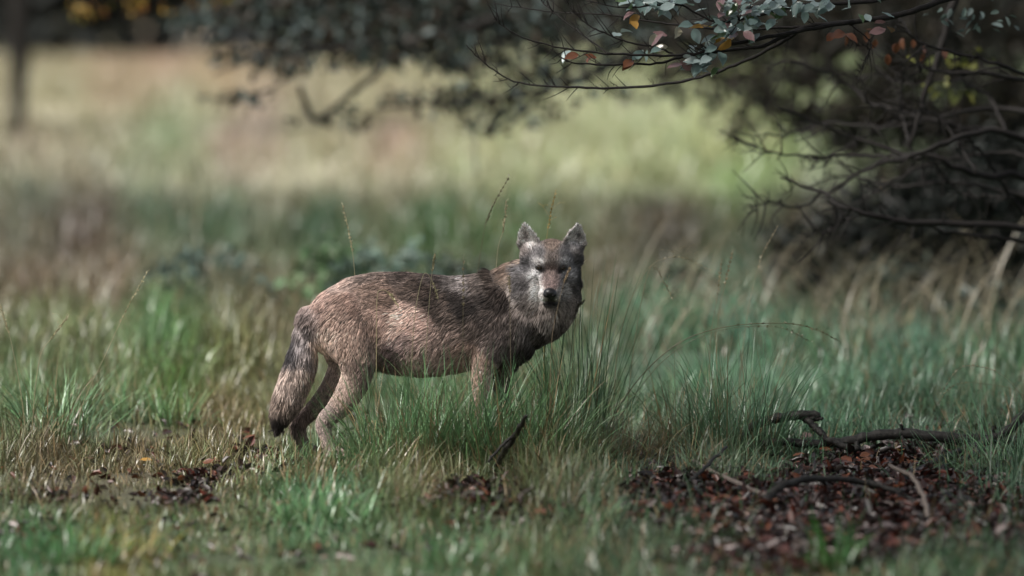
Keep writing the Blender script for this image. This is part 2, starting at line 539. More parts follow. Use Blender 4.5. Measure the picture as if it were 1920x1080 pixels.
# ------------------------------------------------------------------ dark hornbeam further back at the right
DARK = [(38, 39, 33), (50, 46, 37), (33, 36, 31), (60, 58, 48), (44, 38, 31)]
tc_ = Vector((5.6, 21.0, float(height(5.6, 21.0))))
t = empty('hornbeam_tree', tc_, 'dense dark tree closing the meadow behind the bare shrub', 'tree')
mb = MB(); mb.tube([tc_ + Vector((0, 0, -.2)), tc_ + Vector((-.1, 0, 3)), tc_ + Vector((.1, 0, 9))], .34, .15, 10, knob=.05)
mb.build('trunk', M_BARK, t)
for pts in ([tc_ + Vector((0, 0, 2.6)), P(1800, 60, 20.0), P(1500, 90, 19.5), P(1250, 130, 19.0)], [tc_ + Vector((0, 0, 3.4)), P(1700, -60, 20.0), P(1400, -20, 19.5), P(1150, 40, 19.0)],
            [tc_ + Vector((0, 0, 1.8)), P(1900, 220, 20.0), P(1700, 200, 19.5), P(1520, 220, 19.0)]):
    mb = MB(); mb.tube(pts, .07, .012, 7, n=24, wobble=.01); mb.build('bough', M_BARK, t)
E = [(1230, 60, 170, 70, .45), (1400, 100, 190, 85, .6), (1600, 100, 240, 150, 1.2), (1820, 140, 200, 210, 1.3), (1900, 300, 120, 160, 1.2), (1700, 260, 130, 70, .8), (1480, 215, 150, 35, .6), (1250, 165, 120, 30, .5)]
C = spray(E, 17.5, 21.5, 9000)
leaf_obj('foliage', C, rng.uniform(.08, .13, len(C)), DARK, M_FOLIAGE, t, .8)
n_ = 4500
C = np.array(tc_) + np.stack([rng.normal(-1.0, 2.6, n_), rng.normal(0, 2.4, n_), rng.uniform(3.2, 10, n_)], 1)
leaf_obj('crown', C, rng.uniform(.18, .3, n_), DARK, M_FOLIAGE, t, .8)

# evergreen bushes forming the black undergrowth at the right
for i, (px, py, w, h, lab) in enumerate([
        (1560, 575, .5, .55, 'low dark evergreen bush at the open end of the thicket'),
        (1720, 580, .65, .9, 'dark evergreen bush behind the bare shrub'),
        (1890, 585, .7, 1.15, 'tall black evergreen bush at the thick end of the thicket'),
        (2060, 585, .8, 1.4, 'dense evergreen bush rooted behind the shrub stems')]):
    g = G(px, py)
    t = empty('evergreen_bush', g, lab, 'bush', 'evergreen bushes under the trees')
    mb = MB()
    for k in range(6):
        a = random.uniform(0, 6.28)
        mb.tube([g + Vector((0, 0, -.05)), g + Vector((w * .3 * math.cos(a), w * .3 * math.sin(a), h * .5)), g + Vector((w * .6 * math.cos(a), w * .6 * math.sin(a), h * .9))], .018, .006, 6)
    mb.build('stem', M_BARK, t)
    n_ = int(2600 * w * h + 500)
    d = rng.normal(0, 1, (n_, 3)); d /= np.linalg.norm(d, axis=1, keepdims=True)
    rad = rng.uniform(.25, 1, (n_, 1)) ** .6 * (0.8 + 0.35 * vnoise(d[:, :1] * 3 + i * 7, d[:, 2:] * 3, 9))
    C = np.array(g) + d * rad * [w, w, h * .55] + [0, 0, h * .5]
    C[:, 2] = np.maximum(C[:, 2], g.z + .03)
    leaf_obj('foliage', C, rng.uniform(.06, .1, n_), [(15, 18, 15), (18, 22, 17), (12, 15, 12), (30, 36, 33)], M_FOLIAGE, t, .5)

# ------------------------------------------------------------------ bare shrub hanging in at the right
sb = Vector((2.85, 3.6, float(height(2.85, 3.6))))
t = empty('bare_shrub', sb, 'leafless dark shrub reaching thin crooked branches over the grass', 'shrub')
mb = MB()
mb.tube([sb + Vector((0, 0, -.1)), sb + Vector((-.05, 0, .6)), sb + Vector((-.2, -.2, 1.3)), sb + Vector((-.5, -.3, 2.2)), P(1830, -120, 3.2), P(1790, 0, 3.2), P(1762, 101, 3.2), P(1740, 157, 3.2), P(1706, 275, 3.2)], [.05, .045, .04, .035, .028, .022, .018, .014, .008], 0, 9, n=44, wobble=.003)
mb.build('stem', M_TWIG, t)
SH = [([(2080, 350), (1920, 332), (1830, 326), (1740, 292), (1706, 292), (1571, 247), (1453, 197)], 3.2, .017, .003),
      ([(2060, 260), (1880, 247), (1796, 259), (1706, 292), (1627, 315), (1549, 366)], 3.1, .014, .005),
      ([(2090, 440), (1920, 427), (1717, 416), (1594, 394), (1543, 360), (1464, 332)], 2.9, .016, .004),
      ([(1706, 294), (1594, 292), (1459, 287), (1346, 242)], 3.2, .007, .002),
      ([(2070, 190), (1920, 152), (1751, 132), (1712, 118)], 2.6, .01, .003),
      ([(2050, 280), (1886, 247), (1824, 242), (1712, 214), (1627, 191), (1571, 140), (1487, 118), (1430, 124)], 3.8, .012, .002),
      ([(1706, 270), (1690, 200), (1697, 90)], 3.2, .007, .004),
      ([(2060, 180), (1920, 135), (1796, 101), (1717, 73), (1684, 28)], 1.8, .008, .002),
      ([(1830, 326), (1760, 220), (1690, 210), (1620, 195)], 3.0, .006, .002),
      ([(2085, 470), (1920, 400), (1850, 300), (1800, 240)], 3.4, .012, .003),
      ([(1740, 292), (1800, 360), (1900, 370)], 3.3, .006, .003),
      ([(2060, 230), (1900, 205), (1780, 215), (1660, 240), (1560, 230), (1470, 255), (1380, 250)], 4.1, .010, .002),
      ([(2070, 400), (1930, 372), (1800, 345), (1690, 350), (1600, 330), (1510, 350)], 4.0, .011, .003),
      ([(2050, 300), (1900, 290), (1790, 300), (1690, 330), (1610, 380), (1560, 400)], 3.6, .009, .003),
      ([(1712, 214), (1650, 240), (1560, 290), (1500, 300)], 3.7, .006, .002),
      ([(1886, 247), (1850, 180), (1780, 150), (1700, 160), (1640, 140), (1560, 155)], 3.9, .007, .002),
      ([(1543, 360), (1500, 390), (1440, 380), (1400, 400)], 3.0, .005, .002),
      ([(1594, 394), (1560, 430), (1500, 440)], 2.9, .005, .002),
      ([(2080, 480), (1930, 455), (1800, 440), (1660, 405), (1570, 410)], 3.2, .010, .003)]
for pts, Y, r0, r1 in SH:
    mb = MB()
    pp = [P(x, y, Y + 0.15 * math.sin(i * 1.7)) for i, (x, y) in enumerate(pts)]
    if pts[0][0] > 2000:
        pp[0] = sb + Vector((-.05 - .1 * random.random(), -.1, max(.35, pp[0].z - .1)))
    c = mb.tube(pp, r0 * 1.35, r1 * 1.35, 6, n=30, wobble=.005, knob=.08)
    for k in range(16):
        i = random.randint(8, 28)
        b_ = c[i]; d = np.array([random.uniform(-1, .1), random.uniform(-.4, .4), random.uniform(-1, 1)]) * random.uniform(.06, .22)
        e = b_ + d
        mb.tube([b_, b_ + d * .5 + rng.normal(0, .015, 3), e], .0042, .0016, 4, n=6)
        if random.random() < .6:
            f = b_ + d * .55
            mb.tube([f, f + np.array([random.uniform(-.08, 0), 0, random.uniform(-.07, .07)])], .002, .001, 4, n=3)
    mb.build('branch', M_TWIG, t)
C = spray([(1680, 70, 50, 30, 1), (1640, 60, 30, 30, 1)], 1.4, 2.2, 16)
RED = C[:12]; SHRUB = t
C = spray([(1850, 35, 50, 16, 1)], 1.2, 1.8, 40)
leaf_obj('leaf_spray', C, rng.uniform(.035, .055, len(C)), [(92, 104, 102), (78, 92, 86)], M_FOLIAGE, t, .8)
C = spray([(1765, 150, 25, 50, 1)], 4.2, 5, 30)
leaf_obj('yellow_leaf', C, rng.uniform(.05, .08, len(C)), [(84, 86, 40), (72, 78, 40)], M_FOLIAGE, t, .2)

# ------------------------------------------------------------------ the overhanging beech: limbs and leaves in focus
ta = Vector((3.7, 1.5, float(height(3.7, 1.5))))
T_A = empty('beech_tree', ta, 'beech whose low limb with scattered leaves hangs in over the wolf', 'tree')
mb = MB(); mb.tube([ta + Vector((0, 0, -.2)), ta + Vector((.02, 0, 2.5)), ta + Vector((-.15, .1, 6)), ta + Vector((.1, 0, 9.5))], [.3, .22, .17, .08], 0, 14, knob=.04)
mb.build('trunk', M_GREYBARK, T_A)
j1 = ta + Vector((-.1, -.1, 2.9))
LIMBS = [
    ([j1, (1990, -90, .6), (1762, 3, .2), (1684, 28, .15), (1588, 42, .1), (1504, 53, .05), (1436, 84, 0), (1380, 93, 0), (1290, 104, -.05), (1234, 118, -.05), (1138, 121, -.1), (1076, 118, -.1), (1048, 107, -.1)], [.03, .02, .013, .012, .011, .010, .008, .007, .006, .005, .004, .003, .002], 0, 1.0),
    ([(1510, 50, .05), (1475, 73, .1), (1402, 112, .25), (1318, 143, .35), (1234, 160, .4), (1132, 165, .45), (1037, 163, .45), (964, 152, .5), (907, 118, .5), (874, 84, .5)], .0085, .0022, .8),
    ([(1600, 40, .1), (1480, 62, .0), (1369, 84, -.1), (1324, 96, -.12), (1268, 104, -.15), (1149, 101, -.2), (1054, 90, -.2), (975, 68, -.2), (924, 34, -.2)], .009, .0018, 1.0),
    ([(1268, 104, -.15), (1234, 90, -.12), (1178, 79, -.1), (1121, 56, -.1), (1088, 34, -.1), (1059, 0, -.1), (1040, -40, -.1)], .0045, .0018, .8),
    ([(1149, 101, -.2), (1138, 98, -.2), (1088, 62, -.05), (1031, 17, .05), (1014, 0, .1), (990, -40, .1)], .004, .0016, .6),
    ([(1520, 50, .05), (1400, 55, .1), (1313, 52, .1), (1234, 42, .15), (1144, 28, .2), (1043, 23, .3), (924, 6, .4)], .006, .0018, .7),
    ([j1 + Vector((0, 0, .25)), (1900, -110, .3), (1690, -10, .1), (1500, 10, 0), (1420, 30, -.05), (1340, 40, -.1), (1270, 8, -.12), (1180, 14, -.15), (1100, 2, -.15)], [.02, .013, .009, .007, .006, .005, .004, .003, .002], 0, .9),
    ([(1588, 42, .1), (1618, 64, .1), (1633, 84, .1), (1622, 112, .1), (1605, 150, .1)], .0034, .0014, .6),
    ([(1633, 82, .1), (1612, 86, .1), (1594, 76, .1)], .002, .0012, .2),
]
limbs = []
for pts, r0, r1, tw in LIMBS:
    mb = MB()
    pp = [q if isinstance(q, Vector) else P(*q) for q in pts]
    c = mb.tube(pp, r0, r1, 7, n=max(24, 6 * len(pp)), wobble=.0015, knob=.07)
    nn = len(c)
    for k in range(int(30 * tw)):
        i = random.randint(nn // 3, nn - 2)
        T = c[i + 1] - c[i]; T /= np.linalg.norm(T) + 1e-9
        d = (T * random.uniform(.3, 1) + np.array([random.uniform(-.3, .3), random.uniform(-.4, .4), random.choice([-.7, .8, .9])]) * .8) * random.uniform(.03, .12)
        mb.tube([c[i], c[i] + d * .5 + rng.normal(0, .004, 3), c[i] + d], .0022, .0008, 4, n=5)
        if random.random() < .5:
            mb.tube([c[i] + d * .5, c[i] + d * .5 + np.array([-.03, 0, .03]) * random.uniform(.4, 1)], .0013, .0007, 4, n=3)
    o = mb.build('limb', M_TWIG, T_A)
    limbs.append((o, c))

# single beech leaves, each its own piece
BEECH = {'teal': (0.13, 0.19, 0.175), 'green': (0.08, 0.13, 0.055), 'pale': (0.28, 0.35, 0.34), 'pink': (0.22, 0.13, 0.13), 'yellow': (0.36, 0.2, 0.045), 'rust': (0.13, 0.05, 0.024), 'cream': (0.36, 0.34, 0.26)}
LEAFMESH = {}
for cn, cc in BEECH.items():
    mt = leaf_mat('beech_leaf_' + cn, cc, 0.27, 0.25, 0.7, 0.25, 90)
    for s in range(3):
        v, q = [], []
        cu = (0.1, 0.28, -0.12)[s]; fo = (0.3, 0.45, 0.2)[s]
        us = [0, .12, .3, .5, .7, .88, 1]
        ws = [0.004, .16, .27, .3, .24, .11, .003]
        for u, w in zip(us, ws):
            wv = 0.03 * math.sin(u * 22 + s)
            for sgn in (-1, 0, 1):
                v.append((sgn * w, u, fo * w * abs(sgn) - cu * u * u + wv * abs(sgn)))
        for i in range(6):
            for j in range(2):
                a = i * 3 + j
                q.append((a, a + 1, a + 4, a + 3))
        LEAFMESH[cn, s] = np_mesh('beech_leaf', np.array(v), [np.array(q)], mt, None, True)


def place_leaf(name, pos, size, kind, tip, up, parent=None):
    o = bpy.data.objects.new(name, LEAFMESH[kind, random.randint(0, 2)])
    tip = Vector(tip).normalized(); up = Vector(up)
    sx = tip.cross(up).normalized(); nz = sx.cross(tip)
    R_ = Matrix((sx, tip, nz)).transposed()
    o.rotation_mode = 'QUATERNION'
    o.rotation_quaternion = R_.to_quaternion()
    o.scale = (size, size, size)
    o.location = pos
    link(o)
    if parent is not None:
        local(o, parent)
    return o


LEAFSPOTS = []
def cluster(cx, cy, sx, sy, n, kinds, Y=-.1):
    for _ in range(round(n * 1.35) if n > 4 else n):
        LEAFSPOTS.append((random.gauss(cx, sx), random.gauss(cy, sy), Y + random.gauss(0, .05), random.choice(kinds)))
TG = ['teal', 'teal', 'pale', 'teal', 'green', 'pale']
cluster(1232, 8, 16, 7, 12, TG)
cluster(1200, 4, 14, 5, 5, TG)
cluster(1290, 3, 25, 5, 8, TG)
cluster(1375, 10, 26, 9, 14, TG + ['pink', 'green'])
cluster(1440, 12, 22, 10, 14, TG)
cluster(1500, 6, 25, 8, 10, TG + ['green'])
cluster(1560, 4, 20, 6, 5, TG)
cluster(1385, 35, 22, 9, 12, TG + ['pink', 'pink'])
cluster(1410, 45, 18, 10, 9, TG)
cluster(1455, 32, 12, 9, 6, ['pale', 'teal'])
cluster(1360, 52, 14, 9, 8, TG)
cluster(1338, 82, 5, 6, 2, ['teal', 'pale'])
cluster(1325, 100, 14, 7, 12, ['teal', 'pale', 'pale'])
cluster(1315, 116, 12, 6, 8, ['pale', 'teal', 'pale'])
cluster(1285, 120, 8, 5, 4, ['pink', 'teal'])
cluster(1340, 120, 4, 4, 1, ['green'])
cluster(1244, 68, 6, 6, 4, ['pink', 'cream'])
cluster(1262, 54, 8, 4, 3, ['cream', 'yellow'])
cluster(1230, 92, 10, 4, 4, ['teal', 'green'])
cluster(1254, 87, 2, 2, 1, ['cream'])
cluster(1195, 29, 7, 6, 3, ['pink', 'pink', 'yellow'])
cluster(1366, 70, 6, 3, 3, ['yellow'])
cluster(1389, 68, 5, 4, 2, ['pink'])
cluster(1318, 52, 6, 3, 2, ['yellow'])
cluster(1300, 47, 10, 4, 3, ['teal'])
cluster(1200, 113, 8, 3, 2, ['pink', 'rust'])
cluster(1115, 106, 10, 3, 3, ['rust'])
cluster(1066, 95, 3, 1, 1, ['pale'])
cluster(1165, 61, 4, 2, 2, ['pale'])
cluster(1570, 65, 12, 8, 3, ['rust'])
cluster(1645, 50, 12, 14, 4, ['rust', 'pink'])
cluster(1600, 15, 30, 8, 5, TG)
for px, py, Y, kind in LEAFSPOTS:
    pos = P(px, py, Y)
    # hang the leaf from the nearest limb
    best = min(((np.linalg.norm(c - np.array(pos), axis=1).min(), i) for i, (o, c) in enumerate(limbs)), key=lambda q: q[0])
    o, c = limbs[best[1]]
    kx = c[np.linalg.norm(c - np.array(pos), axis=1).argmin()]
    tip = Vector((random.gauss(-.5, .7), random.gauss(-.3, .6), random.gauss(-.35, .35)))
    up = Vector((random.gauss(0, .4), random.gauss(-.55, .4), random.gauss(.8, .3)))
    place_leaf('leaf', pos, random.uniform(.048, .074), kind, tip, up, o)
for q in RED:
    place_leaf('red_leaf', q, random.uniform(.04, .055), 'rust', (random.gauss(0, .3), random.gauss(0, .3), -1), (random.gauss(0, .6), -1, .2), SHRUB)
# boughs and leaves of the unseen crown, stretched to shade the right and foreground
for k in range(9):
    e_ = Vector((random.uniform(-3.8, 2.0), random.uniform(-6.5, 1.0), random.uniform(4.4, 6.5)))
    j_ = ta + Vector((-.05, 0, random.uniform(3.2, 6)))
    mb = MB(); mb.tube([j_, j_.lerp(e_, .5) + Vector((0, 0, .5)), e_], .05, .008, 6, n=16, wobble=.02)
    mb.build('bough', M_TWIG, T_A)
n_ = 15000
d = rng.normal(0, 1, (n_, 3)); d /= np.linalg.norm(d, axis=1, keepdims=True)
d *= rng.uniform(0, 1, (n_, 1)) ** .4
C = np.array([-.2, -3.2, 5.6]) + d * [3.5, 4.8, 1.9]
C = C[vnoise(C[:, 0] * 1.1, C[:, 1] * 1.1, 61) > .36]
n2 = 4000
C2 = np.array(ta) + np.stack([rng.normal(-.3, 1.6, n2), rng.normal(.2, 1.8, n2), rng.uniform(5, 9.5, n2)], 1)
C = np.concatenate([C, C2])
leaf_obj('crown', C, rng.uniform(.1, .17, len(C)), [(70, 84, 66), (60, 74, 56), (84, 80, 56)], M_FOLIAGE, T_A, .8)


# ------------------------------------------------------------------ grass blades
def blades(x, y, h, w, lean, bend, az, col, levels=4, zoff=None, basecol=None):
    n = len(x)
    z = height(x, y) - 0.01 if zoff is None else zoff
    ts = np.linspace(0, 1, levels + 1)
    ca, sa = np.cos(az), np.sin(az)
    # ribbon width direction: mostly across the lean
    tw = az + math.pi / 2 + rng.normal(0, .5, n)
    wx, wy = np.cos(tw), np.sin(tw)
    hor = np.zeros(n); ver = np.zeros(n)
    L = []
    for i, t_ in enumerate(ts):
        if i:
            th = lean + bend * (t_ - .5 / levels) ** 1.3
            hor = hor + np.sin(th) * h / levels
            ver = ver + np.cos(th) * h / levels
        cx, cy, cz = x + ca * hor, y + sa * hor, z + np.maximum(ver, .012 * t_)
        ww = w * (1.0 - .82 * t_ ** 1.6) * .5 * (0.75 + .25 * min(1, t_ * 4))
        if i < levels:
            L.append(np.stack([cx - wx * ww, cy - wy * ww, cz], 1))
            L.append(np.stack([cx + wx * ww, cy + wy * ww, cz], 1))
        else:
            L.append(np.stack([cx, cy, cz], 1))
    V = np.stack(L, 1)
    m = 2 * levels + 1
    i0 = np.arange(n)[:, None] * m
    Q = np.concatenate([i0 + [2 * k, 2 * k + 1, 2 * k + 3, 2 * k + 2] for k in range(levels - 1)])
    T = i0 + [2 * levels - 2, 2 * levels - 1, 2 * levels]
    cc = np.repeat(col[:, None, :], m, 1)
    if basecol is not None:
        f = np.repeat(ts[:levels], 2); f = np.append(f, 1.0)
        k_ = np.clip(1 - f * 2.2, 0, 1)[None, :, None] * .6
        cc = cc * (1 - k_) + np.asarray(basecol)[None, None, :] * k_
    return V.reshape(-1, 3), Q, T, cc.reshape(-1, 3)


STRAW = lin((150, 128, 92)) * .7
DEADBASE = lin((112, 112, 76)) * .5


def grass_stuff(name, label, d0, d1, dens, hfun, width, levels=4, gain=.85, straw=.14, clump=1.6, margin=.35, spread=.9, droop=1.15, mask=True, jit=.35):
    # roots spread evenly over the ground in view and a little beyond
    n_try = int(dens * (d1 - d0) * ((d0 + d1) / 2 * 1920 / FPX + 2 * margin))
    u = rng.uniform(0, 1, n_try)
    wa, wb = d0 * 1920 / FPX / 2 + margin, d1 * 1920 / FPX / 2 + margin
    d = d0 + (d1 - d0) * (np.sqrt(wa ** 2 + u * (wb ** 2 - wa ** 2)) - wa) / (wb - wa)
    x = rng.uniform(-1, 1, n_try) * (d * 1920 / FPX / 2 + margin)
    y = d + CAM_Y
    px, py = proj(x, y, height(x, y))
    c1 = vnoise(x * clump, y * clump, 21) * .6 + vnoise(x * clump * 3.1, y * clump * 3.1, 22) * .4
    keep = sstep(.3, .62, c1) * .95 + .05
    keep *= 1 - sstep(1380, 1560, px) * sstep(26.2, 27.5, d) * sstep(38, 36, d) * .85
    if mask:
        lit = litter(px, py)
        keep *= 1 - np.clip(lit * 2.4 - .6 + (c1 - .5) * 1.8, 0, 1) * .95
    kp = rng.uniform(0, 1, n_try) < keep
    x, y, px, py, c1 = x[kp], y[kp], px[kp], py[kp], c1[kp]
    n = len(x)
    h = hfun(px, py, x, y) * (.55 + .8 * c1) * rng.uniform(.55, 1.25, n)
    col = field_colour(px, py) * gain
    col = col * rng.uniform(1 - jit, 1 + jit, (n, 1)) * (1 + rng.normal(0, .07, (n, 3)))
    st = rng.uniform(0, 1, n) < straw * (.4 + 1.4 * vnoise(x * 1.3, y * 1.3, 33))
    col[st] = STRAW * rng.uniform(.5, 1.2, (st.sum(), 1))
    # blades of one clump lean one way
    az = 6.283 * (vnoise(x * 5, y * 5, 41) * 1.5) + rng.normal(0, 1.3, n)
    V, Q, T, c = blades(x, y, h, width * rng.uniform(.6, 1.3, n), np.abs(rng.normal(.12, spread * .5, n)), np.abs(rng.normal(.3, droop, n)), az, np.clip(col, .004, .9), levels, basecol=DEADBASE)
    o = link(bpy.data.objects.new(name, np_mesh(name, V, [Q, T], M_GRASS, c)))
    tag(o, label, 'grass', kind='stuff')
    return o


def h_near(px, py, x, y):
    pts = [(100, 800, .24), (400, 820, .15), (300, 760, .22), (560, 830, .12), (640, 860, .12), (500, 860, .09), (760, 850, .24), (900, 860, .27), (1000, 850, .27), (1100, 850, .22), (1300, 830, .22),
           (1500, 800, .14), (1700, 800, .14), (1880, 860, .2), (150, 880, .10), (300, 880, .07), (600, 980, .11), (400, 980, .05), (250, 930, .05), (900, 900, .09), (1200, 900, .09), (100, 1050, .09), (850, 1060, .08), (1500, 1060, .06),
           (200, 700, .27), (1300, 720, .25), (1700, 720, .24), (600, 720, .22)]
    p_ = np.array(pts)
    return idw(px, py, p_[:, :2], p_[:, 2:], 1.6, 25)[:, 0]


grass_stuff('meadow_grass', 'fine green and straw grass growing round the wolf', 15.0, 24.5, 2300, h_near, .0052, 4, straw=.13)
grass_stuff('turf', 'short dry turf and moss between the grass tufts', 15.0, 24, 1500, lambda px, py, x, y: np.full(len(px), .06), .005, 3, gain=.6, straw=.35, spread=1.0)
grass_stuff('tall_grass', 'soft blue-green tall grass behind the wolf', 24.5, 38, 620, lambda px, py, x, y: .24 + .08 * vnoise(x, y, 5), .010, 4, straw=.08, clump=1.1, jit=.4)
grass_stuff('green_sward', 'dark green band of grass before the pale meadow', 38, 52, 260, lambda px, py, x, y: .26 + .16 * vnoise(x * .6, y * .6, 5), .016, 4, straw=.06, clump=.6, jit=.2)
grass_stuff('pale_meadow', 'pale straw-coloured meadow grass far behind', 50, 160, 26, lambda px, py, x, y: .3 + .15 * vnoise(x * .3, y * .3, 5), .045, 3, straw=.02, clump=.25, gain=1.25, jit=.15)

# dead arching stalks under the thicket
n = 520
px = rng.uniform(1080, 1960, n); dd = rng.uniform(25.5, 31, n)
y = dd + CAM_Y; x = (px - 960) / FPX * dd
V, Q, T, c = blades(x, y, rng.uniform(.55, 1.0, n), rng.uniform(.006, .010, n), np.abs(rng.normal(.1, .25, n)), rng.uniform(.8, 2.6, n), rng.choice([0, math.pi], n) + rng.normal(0, .6, n), pick([(128, 120, 98), (108, 102, 84), (142, 132, 108)], n) * .8, 8)
o = link(bpy.data.objects.new('dead_grass', np_mesh('dead_grass', V, [Q, T], M_GRASS, c)))
tag(o, 'dead straw-brown grass stalks arching before the dark thicket', 'dead grass', kind='stuff')

# ------------------------------------------------------------------ leaf litter
n_try = 90000
d = rng.uniform(15.0, 22.5, n_try)
x = rng.uniform(-1, 1, n_try) * (d * 1920 / FPX / 2 + .3)
y = d + CAM_Y
px, py = proj(x, y, height(x, y))
kp = rng.uniform(0, 1, n_try) < np.clip(litter(px, py) * 1.7 - .35 + (vnoise(x * 3, y * 3, 77) - .5) * 1.3, .03, 1)
x, y, px, py = x[kp], y[kp], px[kp], py[kp]
n = len(x)
C = np.stack([x, y, height(x, y) + rng.uniform(.002, .03, n)], 1)
up = rng.normal(0, .6, (n, 3)) + [0, 0, 1.0]
tip = rng.normal(0, 1, (n, 3)) * [1, 1, .5]
LC = [(78, 44, 38), (58, 40, 36), (104, 58, 42), (130, 76, 50), (46, 38, 34), (90, 76, 70), (150, 134, 130), (108, 52, 38), (66, 52, 46)]
V, q, c = leaf_cloud(C, rng.uniform(.018, .05, n) * rng.choice([1, 1, 1.3], n), up, tip, pick(LC, n, .5, p=[.17, .16, .10, .06, .22, .1, .04, .07, .08]) * .5, fold=.7, aspect=.62, curl=.55)
o = link(bpy.data.objects.new('leaf_litter', np_mesh('leaf_litter', V, [q], M_LITTER, c)))
tag(o, 'wet brown and rusty beech leaf litter under the fallen branches', 'leaf litter', kind='stuff')

# single fallen leaves that stand out of the litter
for (px, py, kd, lab) in [(1690, 862, 'yellow', 'orange fallen leaf lying beside the crossing dead branches'), (1612, 872, 'rust', None), (1640, 880, 'rust', None), (1560, 862, 'rust', None), (1590, 855, 'rust', None),
                          (1545, 876, 'pink', None), (1660, 890, 'rust', None), (1625, 893, 'rust', None), (1700, 885, 'rust', None), (1530, 848, 'rust', None), (1500, 835, 'pink', None),
                          (1485, 872, 'rust', None), (1575, 884, 'pink', None), (1735, 880, 'rust', None), (1350, 950, 'rust', None), (1450, 960, 'rust', None),
                          (380, 885, 'rust', None), (350, 900, 'pink', None), (455, 838, 'rust', None), (285, 880, 'yellow', 'yellow-brown fallen leaf lying in the short turf'),
                          (372, 882, 'cream', 'pale shiny fallen leaf on the bare patch behind the tail'), (335, 941, 'cream', None), (540, 565, 'rust', None)]:
    g = G(px, py) + Vector((0, 0, .035))
    o = place_leaf('fallen_leaf', g, random.uniform(.045, .06), kd, (random.gauss(0, 1), random.gauss(0, .6), random.gauss(.15, .1)), (random.gauss(0, .4), random.gauss(-.5, .3), 1))
    if lab is None:
        lab = {'rust': 'rust-red fallen beech leaf lying in the litter', 'pink': 'dull pink fallen beech leaf lying in the litter', 'cream': 'pale cream fallen leaf on bare soil'}[kd]
    tag(o, lab, 'leaf', 'single fallen leaves')

# ------------------------------------------------------------------ fallen branches
def stick(name, label, chains, mat, cat='branch', lift=0.0):
    mb = MB()
    for pts, r0, r1 in chains:
        mb.tube([q if isinstance(q, Vector) else P(*q) for q in pts], r0, r1, 9, n=max(14, 5 * len(pts)), wobble=.0025, knob=.1)
    o = mb.build(name, mat)
    return tag(o, label, cat, 'fallen dead branches')

def gy(px, py):
    return G(px, py).y

YB = gy(1600, 856)
def on(px, py, lift=8):
    """a point a little above the ground where the photograph shows it"""
    return (px, py, gy(px, py + lift))
def run(pts, lift=8):
    return [on(x, y, lift) for x, y in pts]
stick('fallen_branch', 'long dark fallen branch lying across the leaf litter', [
    ([(1950, 842, YB + .1), (1903, 826, YB + .05), (1783, 822, YB), (1698, 812, YB), (1634, 819, YB), (1591, 827, YB), (1527, 833, YB), (1463, 828, YB), (1400, 838, YB)], [.02, .022, .024, .022, .021, .02, .019, .017, .012], 0),
    ([(1692, 812, YB), (1690, 796, YB - .02)], .007, .005),
    ([(1606, 830, YB - .02), (1612, 855, YB - .06), (1626, 882, YB - .1)], .012, .009),
    ([(1690, 818, YB - .02), (1705, 850, YB - .06), (1716, 868, YB - .1)], .006, .004)], M_FALLEN)
stick('broken_branch', 'short broken branch with a forked end propped on the long branch', [
    ([(1385, 835, YB + .1), (1399, 812, YB + .06), (1425, 794, YB + .04), (1463, 783, YB + .03), (1505, 779, YB + .02), (1534, 777, YB + .02)], [.012, .016, .019, .02, .021, .019], 0),
    ([(1512, 780, YB + .02), (1530, 786, YB + .01), (1543, 783, YB)], .012, .005),
    ([(1508, 784, YB + .02), (1530, 803, YB - .02), (1553, 824, YB - .05), (1590, 838, YB - .06), (1618, 844, YB - .06), (1640, 837, YB - .06)], [.015, .014, .014, .015, .013, .008], 0)], M_FALLEN)
Y3 = gy(1840, 856)
stick('fallen_branch', 'dark dead branch slanting up out of the arching tussock', [([(1990, 742, Y3 + .1), (1920, 780, Y3 + .05), (1890, 808, Y3), (1839, 832, Y3 - .03), (1800, 850, Y3 - .05)], [.026, .022, .018, .014, .008], 0), ([(1862, 822, Y3), (1862, 800, Y3)], .008, .005)], M_FALLEN)
stick('fallen_branch', 'upper of two thin dead rods leaning together by the tussock foot', [([on(1690, 896), on(1783, 852, 20), on(1850, 826, 25)], .011, .014)], M_FALLEN)
stick('fallen_branch', 'lower of two thin dead rods leaning together by the tussock foot', [([on(1712, 905), on(1790, 868, 20), on(1860, 838, 25)], .009, .012)], M_FALLEN)
stick('fallen_branch', 'stout dark stick under the crossing of the long branch', [(run([(1550, 850), (1604, 876), (1655, 908)], 10), .012, .01)], M_FALLEN)
stick('bent_stick', 'bleached stick bent like a bow standing over the litter', [([on(1668, 872, 40), on(1695, 884, 50), on(1718, 905, 50), on(1736, 945, 30), on(1739, 990, 2)], [.006, .008, .009, .009, .009], 0)], M_PALEWOOD)
stick('pale_stick', 'straight bleached stick lying out of the grass edge', [([on(1300, 864, 26), on(1365, 898, 20), on(1424, 925, 14), on(1490, 948, 4)], [.006, .009, .010, .009], 0), ([on(1390, 908, 18), on(1402, 930, 6)], .004, .003)], M_PALEWOOD)
stick('dark_stick', 'thin dark stick crossing the straight bleached stick', [([on(1362, 838, 60), on(1313, 885, 26), on(1268, 922, 4)], .006, .009)], M_FALLEN)
stick('arched_branch', 'dark branch arching low over the wet litter', [([on(1425, 966, 2), on(1440, 934, 24), on(1463, 914, 40), on(1510, 898, 50), on(1612, 902, 40), on(1676, 919, 26), on(1725, 948, 2)], [.018, .016, .014, .013, .012, .01, .008], 0)], M_FALLEN)
stick('dead_stick', 'dark dead stick leaning up through the grass before the foreleg', [([on(987, 780, 130), on(970, 812, 95), on(948, 842, 60), on(925, 885, 4)], [.008, .011, .012, .010], 0), ([on(968, 814, 92), on(940, 836, 70), on(915, 866, 40)], .007, .005)], M_FALLEN)
